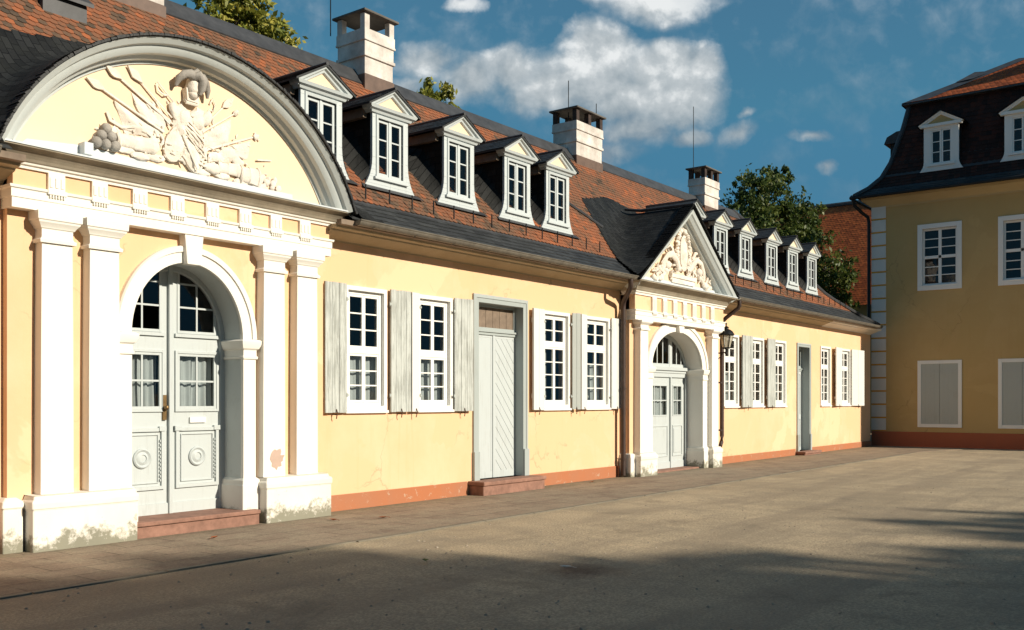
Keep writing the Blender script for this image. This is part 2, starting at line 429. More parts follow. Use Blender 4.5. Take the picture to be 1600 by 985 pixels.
PSI = 52.644
cam = bpy.data.cameras.new('camera'); co = bpy.data.objects.new('camera', cam); COL.objects.link(co)
co.location = (0, -10.7, 1.65); co.rotation_euler = (R(90), 0, -R(PSI))
cam.sensor_width = 36; cam.lens = 1500/1600*36; cam.shift_y = 133.5/1600; cam.clip_end = 3000; scene.camera = co

W = bpy.data.worlds.new('World'); scene.world = W; W.use_nodes = True
wt = W.node_tree; wt.nodes.clear(); q = NT(wt)
wo = q.n('ShaderNodeOutputWorld')
sky = q.n('ShaderNodeTexSky', sky_type='NISHITA'); sky.sun_disc = False; sky.sun_elevation = R(EL); sky.sun_rotation = R(180-AZ)
sky.air_density = 1.0; sky.dust_density = 0.0; sky.ozone_density = 2.0
tint = q.mix(1.0, sky.outputs[0], (.62, 1.0, 1.0), 'MULTIPLY')
den = q.n('ShaderNodeVectorMath', operation='ADD'); q.l(tint, den.inputs[0]); den.inputs[1].default_value = (1.0, 3.2, 5.0)
num = q.n('ShaderNodeVectorMath', operation='MULTIPLY'); q.l(tint, num.inputs[0]); num.inputs[1].default_value = (1.0, 3.2, 5.0)
dv = q.n('ShaderNodeVectorMath', operation='DIVIDE'); q.l(num.outputs[0], dv.inputs[0]); q.l(den.outputs[0], dv.inputs[1]); tint = q.mix(1.0, dv.outputs[0], (.42, 1.42, 2.3), 'DARKEN')   # clear polarised sky, no glaring aureole
bg = q.n('ShaderNodeBackground'); q.l(tint, bg.inputs[0]); bg.inputs[1].default_value = .12
# clouds stand at fixed compass bearings of the sky; (u,v) = tangent coordinates about the bearing of the courtyard's far corner
fw = (math.sin(R(PSI)), math.cos(R(PSI)), 0); rt = (math.cos(R(PSI)), -math.sin(R(PSI)), 0)
gen = q.n('ShaderNodeTexCoord').outputs['Generated']
def dot(v):
    o = q.n('ShaderNodeVectorMath', operation='DOT_PRODUCT'); q.l(gen, o.inputs[0]); o.inputs[1].default_value = v; return o.outputs['Value']
df = dot(fw); dfm = q.math('MAXIMUM', df, .05)
u = q.math('DIVIDE', dot(rt), dfm); v = q.math('DIVIDE', dot((0, 0, 1)), dfm)
cb = q.n('ShaderNodeCombineXYZ'); q.l(u, cb.inputs[0]); q.l(v, cb.inputs[1]); uvw = cb.outputs[0]
wn = q.n('ShaderNodeTexNoise'); q.l(uvw, wn.inputs['Vector']); wn.inputs['Scale'].default_value = 13; wn.inputs['Detail'].default_value = 6; wn.inputs['Roughness'].default_value = .6
wv = q.n('ShaderNodeVectorMath', operation='MULTIPLY_ADD'); q.l(wn.outputs['Color'], wv.inputs[0]); wv.inputs[1].default_value = (.045, .04, 0); wv.inputs[2].default_value = (-.0225, -.02, 0)
wa = q.n('ShaderNodeVectorMath', operation='ADD'); q.l(uvw, wa.inputs[0]); q.l(wv.outputs[0], wa.inputs[1]); pw = wa.outputs[0]
CL = [(.07, .33, .15, .05, .85), (.165, .33, .075, .055, 1.1), (.085, .365, .05, .04, 1.1), (.090, .352, .062, .046, 1.15), (.045, .325, .06, .04, 1.0), (.16, .345, .06, .042, 1.1), (.20, .350, .035, .03, .9), (.115, .318, .06, .034, .95),
      (.0, .34, .05, .035, .8), (-.045, .335, .05, .034, .75), (-.095, .355, .045, .028, .62), (-.11, .325, .035, .02, .5),
      (.13, .285, .055, .026, .62), (.18, .278, .032, .016, .7), (.235, .28, .03, .018, .5), (.10, .26, .05, .018, .45),
      (.15, .415, .085, .03, .7), (.08, .425, .05, .022, .6), (-.05, .412, .03, .012, .6), (.31, .275, .03, .009, .46), (.327, .242, .018, .011, .48), (.245, .3, .02, .008, .4)]
val = None
for (a, b_, c_, d_, w_) in CL:
    s1 = q.n('ShaderNodeVectorMath', operation='SUBTRACT'); q.l(pw, s1.inputs[0]); s1.inputs[1].default_value = (a, b_, 0)
    s2 = q.scl(s1.outputs[0], (1/c_, 1/d_, 0))
    s3 = q.n('ShaderNodeVectorMath', operation='LENGTH'); q.l(s2, s3.inputs[0])
    e = q.math('MULTIPLY', q.math('SUBTRACT', 1.0, s3.outputs['Value'], clamp=True), w_)
    e = q.math('MULTIPLY', e, 1.2)
    val = e if val is None else q.math('SMOOTH_MAX', val, e, .12)
f1 = q.noise(uvw, 26, 9, .57, .2); f2 = q.noise(uvw, 10, 5, .5)
dens = q.math('ADD', val, q.math('ADD', q.math('MULTIPLY', q.math('SUBTRACT', f1, .5), .68), q.math('MULTIPLY', q.math('SUBTRACT', f2, .5), .4)))
gate = q.ramp(val, [(.02, 0), (.16, 1)])
dens = q.math('MULTIPLY', q.ramp(dens, [(.06, 0), (.24, .35), (.46, .85), (.75, 1)]), gate)
dens = q.math('MULTIPLY', dens, q.math('GREATER_THAN', df, .1))
# billows: the lit side faces up-right, undersides stay grey
of = q.n('ShaderNodeVectorMath', operation='ADD'); q.l(uvw, of.inputs[0]); of.inputs[1].default_value = (.010, .012, 0)
f3 = q.noise(of.outputs[0], 26, 9, .57, .2); f4 = q.noise(of.outputs[0], 10, 5, .5)
rel = q.math('ADD', q.math('MULTIPLY', q.math('SUBTRACT', f1, f3), 1.3), q.math('MULTIPLY', q.math('SUBTRACT', f2, f4), 1.6))
base = q.math('MULTIPLY', q.math('SUBTRACT', v, .322), 4.2)
lit = q.math('ADD', q.math('ADD', rel, base), q.math('ADD', .42, q.math('MULTIPLY', val, .25)))
ccol = q.ramp(lit, [(.1, (.20, .26, .31)), (.45, (.34, .39, .42)), (.75, (.48, .52, .54)), (1, (.76, .78, .78))])
cbg = q.n('ShaderNodeBackground'); q.l(ccol, cbg.inputs[0]); cbg.inputs[1].default_value = .9
ms = q.n('ShaderNodeMixShader'); q.l(q.math('MULTIPLY', dens, .96), ms.inputs[0]); q.l(bg.outputs[0], ms.inputs[1]); q.l(cbg.outputs[0], ms.inputs[2]); q.l(ms.outputs[0], wo.inputs[0])

vs = scene.view_settings; vs.view_transform = 'Standard'; vs.look = 'None'; vs.exposure = .32; vs.gamma = 1; vs.use_curve_mapping = False
scene.render.engine = 'CYCLES'
scene.cycles.max_bounces = 8; scene.cycles.transparent_max_bounces = 12

# ------------------------------------------------------------------ ground
g = MB(); xs = [-400, -60, -20]+[i*2 for i in range(-8, 26)]+[60, 120, 500]; ys = [-400, -80]+[-40+i*2 for i in range(0, 18)]+[-4.8, -4, -3.4, -3.0, -2.7, -2.4, 0, 20, 80, 400]
def gz(x, y):
    if not (-18 < x < 52 and -38 < y < -2.6): return 0
    return .02*(noise.noise((x*.3, y*.3, 0))-.3)*min(1, max(0, (-3.0-y)/1.5))
g.grid(lambda a, b: ((a, b, min(gz(a, b), 0)), (a, b)), xs, ys)
tag(g.build('courtyard', 'gravel', smooth=60), kind='structure')
g = MB()
pts = [(-30, -2.455)]+[(x*.5, -2.455+.035*noise.noise((x*.35, 3.1, 0))) for x in range(-40, 62)]+[(32, -2.5), (34, -2.9), (35.5, -3.4), (35.5, .3), (-30, .3)]
g.xy(pts, -.05, .012); tag(g.build('pavement', 'paving'), kind='structure')
g = MB()
x = -20.0
while x < 31:
    ln = rnd.uniform(.7, 1.3); dy = .035*noise.noise((x*.7, 3.1, 0)); h = rnd.uniform(.014, .018)
    g.box(x, x+ln-.012, -2.50+dy, -2.424+dy, -.06, h); x += ln
tag(g.build('kerb', 'kerbstone', bevel=.006), kind='structure')

# ------------------------------------------------------------------ long house
H = empty('gallery_house', (20, 0, 0), 'long low yellow house with two white arched portals, dormers and a red tiled roof', 'house')
WIN = [(9.90, 10.74, 'a'), (11.47, 12.31, 'a'), (14.98, 15.87, 'b'), (16.47, 17.38, 'b'), (23.02, 23.90, 'b'), (24.68, 25.57, 'b'), (26.33, 27.21, 'b'), (30.13, 31.02, 'b'), (32.05, 32.95, 'b')]
D1 = (13.02, 14.33, .25, 3.38); D2 = (28.2, 29.12, .12, 3.28)
wx0, wx1, wzt = -5.0, 35.25, 4.15
holes = [(a, b, 1.52, 3.36) for a, b, _ in WIN]+[D1, D2, (4.94, 9.36, 0, wzt), (17.87, 22.23, 0, wzt)]
holes = [h for h in holes]
w = MB(); wall_cells(w, wx0, wx1, 0, wzt, 0, holes[:-2]+[(4.94, 9.36, -.001, wzt+.001), (17.87, 22.23, -.001, wzt+.001)], .24)
w.quad((wx1, 0, 0), (wx1, 5.4, 0), (wx1, 5.4, wzt), (wx1, 0, wzt)); w.quad((wx0, 0, 0), (wx0, 0, wzt), (wx0, 5.4, wzt), (wx0, 5.4, 0))
w.quad((wx0, 5.4, 0), (wx0, 5.4, wzt), (wx1, 5.4, wzt), (wx1, 5.4, 0))
wall = w.build('wall', 'yellow', H)
i_ = MB(); i_.quad((wx0+.05, 1.6, 0), (wx1-.05, 1.6, 0), (wx1-.05, 1.6, wzt), (wx0+.05, 1.6, wzt)); i_.quad((wx0+.05, .26, .1), (wx1-.05, .26, .1), (wx1-.05, 1.6, .1), (wx0+.05, 1.6, .1))
i_.quad((wx0+.05, .26, wzt-.02), (wx1-.05, .26, wzt-.02), (wx1-.05, 1.6, wzt-.02), (wx0+.05, 1.6, wzt-.02))
i_.build('interior', 'dark', H)
for a, b in ((wx0, 4.93), (9.37, 12.72), (14.63, 17.86), (22.24, 27.98), (29.34, 35.27)):
    zt = .25 if a < 20 else .2
    s_ = MB(); s_.box(a, b, -.022, 0.002, -.03, zt); s_.build('skirting', 'orange', H, bevel=.008)

def casing(mb, x0, x1, z0, z1, wd, y0, y1):   # plain rectangular frame
    mb.box(x0, x0+wd, y0, y1, z0, z1); mb.box(x1-wd, x1, y0, y1, z0, z1); mb.box(x0+wd, x1-wd, y0, y1, z1-wd, z1); mb.box(x0+wd, x1-wd, y0, y1, z0, z0+wd)
def lattice(mb, pn, x0, x1, z0, z1, nc, nr, fr, bar, y0, y1):   # glazed sash: frame, bars; panes into pn
    casing(mb, x0, x1, z0, z1, fr, y0, y1)
    ix0, ix1, iz0, iz1 = x0+fr, x1-fr, z0+fr, z1-fr; cw = (ix1-ix0)/nc; rh = (iz1-iz0)/nr
    for i in range(1, nc): mb.box(ix0+i*cw-bar/2, ix0+i*cw+bar/2, y0+.006, y1-.004, iz0, iz1)
    for j in range(1, nr): mb.box(ix0, ix1, y0+.008, y1-.006, iz0+j*rh-bar/2, iz0+j*rh+bar/2)
    for i in range(nc):
        for j in range(nr):
            a, b, c, d = ix0+i*cw, ix0+(i+1)*cw, iz0+j*rh, iz0+(j+1)*rh; t = rnd.uniform(-.004, .004); t2 = rnd.uniform(-.003, .003); ym = (y0+y1)/2
            pn.quad((a, ym+t, c), (b, ym-t, c), (b, ym-t+t2, d), (a, ym+t+t2, d))
def drape(x0, x1, z0, z1, y, folds, amp, seed):
    mb = MB(); n = 60
    mb.grid(lambda u, v: ((x0+(x1-x0)*u, y+amp*math.sin(u*folds*6.28+seed+2*noise.noise((u*4, seed, v*.6)))*(1.1-.5*v)+.02*noise.noise((u*3, v, seed)), z0+(z1-z0)*v), (u, v)), [i/n for i in range(n+1)], [0, .3, .6, 1])
    return mb
def window(x0, x1, style):
    z0, z1 = 1.50, 3.38; f = MB(); pn = MB()
    casing(f, x0-.02, x1+.02, z0, z1, .065, -.028, .05)
    f.box(x0+.045, x1-.045, .03, .09, z0+.06, z1-.06-.0) if False else None
    casing(f, x0+.047, x1-.047, z0+.067, z1-.067, .05, .035, .10)
    zs = 2.40 if style == 'a' else 2.72
    f.box(x0+.095, x1-.095, .03, .09, zs-.035, zs+.045)
    xm = (x0+x1)/2; ur, lr = (3, 3) if style == 'a' else (2, 4)
    for a, b in ((x0+.099, xm-.001), (xm+.001, x1-.099)):
        lattice(f, pn, a, b, zs+.047, z1-.12, 1, ur, .036, .022, .04, .082); lattice(f, pn, a, b, z0+.12, zs-.037, 1, lr, .036, .022, .04, .082)
    o = f.build('window', 'frame', H, bevel=.003)
    s = MB(); s.box(x0-.03, x1+.03, -.06, .04, z0-.045, z0-.002); s.build('sill', 'frame', o, bevel=.006)
    pn.build('pane', 'glass', o)
    sd = rnd.uniform(0, 9)
    if style == 'a': c = drape(x0+.05, x1-.05, z0+.05, zs+.02, .17, 7, .012, sd)
    elif rnd.random() < .75: c = drape(x0+.05, x0+.36, z0+.05, z1-.1, .19, 4, .02, sd)
    else: c = drape(x0+.05, x1-.05, z0+.05, z0+.9, .19, 7, .02, sd)
    c.build('curtain', 'curtain', o, smooth=60)
    return o
for a, b, st in WIN: window(a, b, st)

def shutter(x0, x1, mat, tilt=0, hinge='l', boards=3, label=None):
    """a board leaf folded back against the wall; tilt opens it from the wall about its hinge"""
    z0, z1 = 1.47, 3.39; mb = MB(); wd = (x1-x0)
    for i in range(boards):
        a, b = i*wd/boards, (i+1)*wd/boards-.004; e = rnd.uniform(-.003, .003)
        mb.box(a, b, -.038+e, 0, z0+rnd.uniform(-.004, .004), z1+rnd.uniform(-.004, .004))
    for zz in (z0+.22, z1-.27): mb.box(.01, wd-.01, .001, .022, zz, zz+.09)
    o = mb.build('shutter', mat, H, origin=(x0 if hinge == 'l' else x0, -.035, 0), bevel=.003)
    t = R(tilt)
    if hinge == 'l': o.rotation_euler = (0, 0, -t)
    else:
        o.rotation_euler = (0, 0, t); o.location = Vector((x1-wd*math.cos(t), -.035-wd*math.sin(t), 0))-wl(H)
    hx = -.03 if hinge == 'l' else wd-.0
    for zz in (z0+.24, z1-.25):
        hg = MB(); hg.box(hx-.01, hx+.03, -.05, -.039, zz+.005, zz+.035); hg.tube([(hx, -.044, zz-.01), (hx, -.044, zz+.05)], .008, 6)
        b = hg.build('hinge', 'shutgrey', None); b.parent = o; b.location = (0, 0, 0)
    hk = MB(); hk.tube([(wd*.5, -.04, z0+.05), (wd*.5, -.06, z0+.0), (wd*.5, -.045, z0-.06), (wd*.52, -.03, z0-.09)], .008, 6); hk.tube([(wd*.5, .04, z0-.03), (wd*.5, -.06, z0-.03)], .007, 6)
    b = hk.build('hook', 'rust', None); b.parent = o; b.location = (0, 0, 0)
    if label: o['label'] = label
    return o
shutter(9.43, 9.87, 'shutg', 3, 'r'); shutter(10.81, 11.24, 'shutg', 3, 'l', 4, 'weathered grey shutter leaf with flaking paint'); shutter(11.25, 11.46, 'shutw', 8, 'r', 1)
shutter(12.34, 12.80, 'shutg', 3, 'l', 3)
shutter(14.56, 14.95, 'shutw', 4, 'r', 2); shutter(15.93, 16.12, 'shutgrey', 28, 'l', 2, 'narrow grey shutter standing half open'); shutter(16.15, 16.44, 'shutw', 10, 'r', 2); shutter(17.41, 17.80, 'shutw', 3, 'l', 2)
shutter(23.94, 24.72, 'shutg', 4, 'r', 4); shutter(25.66, 26.31, 'shutg', 4, 'r', 3)
shutter(31.22, 32.02, 'shutw', 5, 'r', 2); shutter(33.0, 34.15, 'shutw', 3, 'l', 4)

# grey house doors with stone step
def clip(poly, n, c):
    out = []
    for i, p in enumerate(poly):
        r = poly[(i+1) % len(poly)]; dp = p[0]*n[0]+p[1]*n[1]-c; dr = r[0]*n[0]+r[1]*n[1]-c
        if dp <= 0: out.append(p)
        if dp*dr < 0:
            t = dp/(dp-dr); out.append((p[0]+(r[0]-p[0])*t, p[1]+(r[1]-p[1])*t))
    return out
def house_door(x0, x1, z0, z1, rec, zb, cw, wide):
    f = MB(); pr = [(cw, .002), (cw, -.035), (cw*.55, -.05), (cw*.5, -.035), (-.004, -.03), (-.004, rec)]
    f.elev([(x0, z0), (x0, z1), (x1, z1), (x1, z0)], pr, cap=False)
    for xx in (x0-cw-.012, x1+.003): f.box(xx, xx+cw+.009, -.062, .001, z0, z0+.5)   # base blocks of the surround
    o = f.build('door', 'doorgrey', H, bevel=.004)
    xm = (x0+x1)/2
    l = MB(); pan = MB()
    l.box(x0, x1, rec-.03, rec+.03, zb, zb+.07); l.box(x0, x1, rec-.055, rec-.02, zb+.05, zb+.085)
    casing(l, x0, x1, zb+.085, z1, .05, rec-.012, rec+.03)
    l.build('transom', 'doorgrey', o, bevel=.004)
    if wide:
        bars = MB(); nb = 6
        for i in range(nb):
            a = x0+.05+i*(x1-x0-.1)/nb; bars.box(a+.004, a+(x1-x0-.1)/nb-.004, rec+.012, rec+.03, zb+.135, z1-.05)
        bars.build('transom_boards', 'brownwood', o)
        leaves = ((x0, xm-.02, 1), (xm+.02, x1, -1))
    else:
        pn = MB(); lattice(l2 := MB(), pn, x0+.05, x1-.05, zb+.135, z1-.05, 3, 1, .03, .02, rec, rec+.025)
        l2.build('transom_sash', 'doorgrey', o); pn.build('pane', 'glass', o)
        leaves = ((x0, x1, 0),)
    for a, b, sg in leaves:
        lf = MB(); lf.box(a, b, rec+.008, rec+.05, z0, zb)
        if sg:
            casing(lf, a+.002, b-.002, z0, zb, .045, rec-.004, rec+.009)
            if sg > 0: lf.box(a+.047, b-.047, rec-.0, rec+.009, z0+.12, zb-.045)
            st = .26; n = (math.cos(R(-48)), math.sin(R(48))*sg*-1) if False else None
            rect = [(a+.047, z0+.12), (b-.047, z0+.12), (b-.047, zb-.045), (a+.047, zb-.045)]
            nx, nz = math.sin(R(50))*(1 if sg < 0 else -1), math.cos(R(50))
            cs = [p[0]*nx+p[1]*nz for p in rect]; c = min(cs) if sg < 0 else 1e9
            while c < max(cs):
                pl = clip(clip(rect, (nx, nz), c+.125), (-nx, -nz), -(c+.004))
                if len(pl) > 2: lf.xz(pl, rec-.002, rec+.01)
                c += .129
            lf.box(a+.002, b-.002, rec-.006, rec+.008, z0, z0+.12)
        else:
            casing(lf, a+.002, b-.002, z0, zb, .1, rec-.01, rec+.009); lf.box(a+.1, b-.1, rec-.01, rec+.009, z0+.95, z0+1.1); lf.box(a+.17, b-.17, rec-.004, rec+.009, z0+1.2, zb-.2)
        lf.build('leaf', 'door', o, bevel=.003)
    if wide: k = MB(); k.box(xm-.03, xm+.03, rec-.022, rec+.02, z0, zb); k.build('astragal', 'door', o, bevel=.006)
    k = MB(); kx = xm+.05 if wide else x0+.09; k.box(kx, kx+.03, rec-.02, rec-.005, z0+.98, z0+1.16); k.tube([(kx+.015, rec-.02, z0+1.09), (kx+.015, rec-.07, z0+1.09), (kx+.1, rec-.075, z0+1.09)], .009, 6)
    if not wide: k.build('handle', 'iron', o)
    s = MB(); dd = .34 if wide else .3
    s.box(x0-cw-.11, x1+cw+.11, -dd, .0, -.03, z0-.07); s.box(x0-cw-.13, x1+cw+.13, -dd-.03, rec+.04, z0-.07, z0)
    s.build('step', 'sand', o, bevel=.015)
house_door(*D1, .17, 2.83, .14, True)
house_door(*D2, .24, 2.55, .11, False)

# ------------------------------------------------------------------ roof of the long house
RP = [(-.52, 4.25), (0.0, 4.62), (.35, 5.0), (2.7, 7.85)]
def zr(y): return lerp(RP, y) if y <= 2.7 else 7.85-(y-2.7)*1.2
XE = [(-.52, 34.5), (-.1, 33.8), (.35, 32.45), (.5, 32.0), (2.7, 29.5)]
def xe(y): return lerp(XE, y)
rb = MB()
EV = ((wx0-.3, 4.64), (9.6, 17.62), (22.42, None))
for a, b in EV:
    rb.quad((a, -.52, 4.25), (b or 34.5, -.52, 4.25), (b or xe(0), 0, 4.62), (a, 0, 4.62)); rb.quad((a, -.5, 4.2), (a, 0, 4.16), (b or 34.5, 0, 4.16), (b or 34.5, -.5, 4.2))
for (y0, z0), (y1, z1) in zip(RP[1:], RP[2:]):
    rb.quad((wx0-.3, y0, z0), (xe(y0), y0, z0), (xe(y1), y1, z1), (wx0-.3, y1, z1))
rb.quad((wx0-.3, 2.7, 7.85), (29.5, 2.7, 7.85), (34.5, 5.92, 4.25), (wx0-.3, 5.92, 4.25))
hp = [(xe(y), y, z) for y, z in RP]
for a, b in zip(hp, hp[1:]):
    rb.quad(a, (a[0]+.9*(2.7-a[1])/3.2, 5.4-a[1], a[2]), (b[0]+.9*(2.7-b[1])/3.2, 5.4-b[1], b[2]), b)
rb.quad((wx0-.3, -.52, 4.25), (wx0-.3, 2.7, 7.85), (wx0-.3, 5.92, 4.25), (wx0-.3, 5.91, 4.24))
roof = rb.build('roof', 'lead', H)

def tiles(mb, prof, x0f, x1f, y_from, y_to, row, colw, thick, rounded, tintf, skip=None, place=None):
    """individual lapped tiles on a profile of (y,z); place maps (along, y, z) to space"""
    place = place or (lambda a, y, z: (a, y, z))
    L = [0]
    for (a, b), (c, d) in zip(prof, prof[1:]): L.append(L[-1]+math.hypot(c-a, d-b))
    def at(s):
        for i in range(len(prof)-1):
            if s <= L[i+1] or i == len(prof)-2:
                t = (s-L[i])/(L[i+1]-L[i]); (a, b), (c, d) = prof[i], prof[i+1]
                ty, tz = (c-a)/(L[i+1]-L[i]), (d-b)/(L[i+1]-L[i])
                return a+(c-a)*t, b+(d-b)*t, ty, tz
    s = 0; k = 0
    while s < L[-1]-.02:
        y, z, ty, tz = at(s); ny, nz = -tz, ty
        if y_from <= y <= y_to:
            xs_ = x0f(y); a = xs_; xend = x1f(y); first = k % 2
            while a < xend:
                if not (skip and skip(a+colw/2, y)):
                    lift = thick*1.0+rnd.uniform(0, .006); ln = min(row*1.35, L[-1]-s+.02); j = rnd.uniform(-.006, .006)
                    g = .003; wdt = colw*(.5 if first else 1); first = 0; b = a+wdt-g
                    if rounded: low = [(a, .03), (a+(b-a)*.22, .008), (a+(b-a)*.5, 0), (a+(b-a)*.78, .008), (b, .03)]
                    else: low = [(a, j), (b, j)]
                    top = [(b, ln), (a, ln)]
                    vs = []
                    for xx, sv in low+top:
                        h = lift*(1-sv/ln)+.004
                        vs.append(place(xx, y+ty*sv+ny*h, z+tz*sv+nz*h))
                    nl = len(low)
                    for xx, sv in low:
                        h = lift*(1-sv/ln)+.004-thick
                        vs.append(place(xx, y+ty*sv+ny*h, z+tz*sv+nz*h))
                    n0 = nl+2
                    fs = [tuple(range(nl+2))]+[(i, n0+i, n0+i+1, i+1) for i in range(nl-1)]
                    i0 = mb.add(vs, fs); tv = tintf(a, y)
                    for i in range(len(fs)): mb.t[i0+i] = tv
                a += wdt
        s += row; k += 1
tm = MB()
def tint_main(x, y):
    mix = max(0, min(1, (11-x)/6))      # the left end of the roof was patched with many grey tiles
    t = rnd.gauss(.60, .07)
    if rnd.random() < .05+.42*mix: t = rnd.uniform(.02, .4)
    if rnd.random() < .08: t = rnd.uniform(.8, 1)
    return t
tiles(tm, RP, lambda y: wx0-.3, xe, .02, 2.62, .105, .118, .011, True, tint_main)
tm.build('clay_tiling', 'tile', roof)
for fa, fb_ in ((lambda y: wx0-.3, lambda y: 4.7), (lambda y: 9.55, lambda y: 17.7), (lambda y: 22.35, xe)):
    tm = MB(); tiles(tm, RP, fa, fb_, -.6, .03, .15, .24, .012, False, lambda x, y: rnd.uniform(.1, .9)); tm.build('eave_slating', 'slatetile', roof)
rc = MB(); rc.yz([(2.44, 7.59), (2.68, 7.91), (2.72, 7.93), (2.76, 7.91), (3.05, 7.5), (3.0, 7.47), (2.72, 7.85), (2.47, 7.55)], wx0-.3, 29.6)
hpt = [(xe(y)+.02, y, z+.05) for y, z in ((-.52, 4.25), (-.1, 4.55), (.35, 5.0), (.5, 5.18), (2.7, 7.87))]
rc.tube(hpt, .06, 6); rc.build('ridge_capping', 'lead', roof)
sg = MB(); sg.yz([(-.10, -.07), (-.085, -.07), (-.085, .16), (-.10, .16)], -.010, .010); g0 = sg.build('snow_guard', 'iron', roof, origin=(9.9, .17, 4.83))
xx = 10.4
while xx < 33.0:
    if not 17.3 < xx < 22.8: copy_tree(g0, roof, (xx, .17, 4.83))
    xx += .52
# lead strips laid on the tiles (dormer feet and the valley line near the far dormer)
ls = MB()
for a, b in (((17.05, 1.35), (18.35, .75)),):
    ls.tube([(a[0], a[1], zr(a[1])+.05), (b[0], b[1], zr(b[1])+.05)], .035, 6)
ls.build('lead_strip', 'lead', roof)

# gutter and eave cornice
for x0, x1 in ((wx0-.3, 4.62), (9.62, 17.55), (22.45, 34.6)):
    gm = MB(); pts = [(-.56+.075*math.cos(R(a)), 4.24+.075*math.sin(R(a))) for a in range(180, 361, 20)]
    n = len(pts)
    gm.add([(x0, y, z) for y, z in pts]+[(x1, y, z) for y, z in pts]+[(x0, y+(.006 if i > n/2 else -.0), z) for i, (y, z) in enumerate(pts)], [(i, i+1, n+i+1, n+i) for i in range(n-1)])
    gm.tube([(x0, -.635, 4.242), (x1, -.635, 4.242)], .012, 6)
    xx = x0+.3
    while xx < x1:
        gm.tube([(xx, -.62, 4.20), (xx, -.56, 4.155), (xx, -.49, 4.2)], .009, 5); xx += .9
    gm.add([(x0, y, z) for y, z in pts], [tuple(range(n))]); gm.add([(x1, y, z) for y, z in pts], [tuple(range(n))])
    gm.build('gutter', 'gutter', H, smooth=40)
for x0, x1, mt in ((wx0, 4.93, 'beige'), (9.37, 17.86, 'beige'), (22.24, 30.2, 'beige'), (30.2, 35.25, 'beigew')):
    c = MB(); pr = [(-.01, 4.0), (.02, 4.0), (.03, 4.02), (.10, 4.045), (.20, 4.08), (.27, 4.105), (.28, 4.125), (.38, 4.135), (.40, 4.18), (-.01, 4.2)]
    if mt == 'beigew':
        c.plan([(x0, 0), (x1, 0)], pr); c.build('eave_cornice', mt, H, smooth=30)
    else:
        c.plan([(x0, 0), (x1, 0)], pr); c.build('eave_cornice', mt, H, smooth=30)
    if x0 > 0:
        pass
for a, b in ((wx0, 4.93), (9.37, 17.86), (22.24, 34.6)): fb = MB(); fb.box(a, b, -.5, -.40, 4.165, 4.235); fb.build('eave_board', 'brownwood', H)

# downpipes
def pipe(pts, clamps):
    p = MB(); p.tube(pts, .052, 12)
    o = p.build('downpipe', 'pipe', H, smooth=50)
    for z in clamps: c = MB(); c.lathe((pts[-1][0], pts[-2][1], z), [(.05, -.02), (.062, -.02), (.062, .02), (.05, .02)], 12); c.tube([(pts[-1][0], pts[-2][1]+.05, z), (pts[-1][0], .01, z)], .01, 5); c.build('clamp', 'pipe', o)
pipe([(17.35, -.56, 4.17), (17.35, -.56, 4.06), (17.38, -.54, 4.0), (17.66, -.22, 3.78), (17.71, -.17, 3.72), (17.72, -.16, 3.62), (17.72, -.16, .2), (17.72, -.16, .05)], (.4, 1.9, 3.3))
pipe([(22.75, -.56, 4.17), (22.75, -.56, 4.05), (22.74, -.53, 3.98), (22.64, -.24, 3.74), (22.60, -.16, 3.64), (22.60, -.15, 3.5), (22.60, -.15, .75), (22.58, -.15, .60), (22.48, -.16, .50)], (.9, 2.1, 3.3))

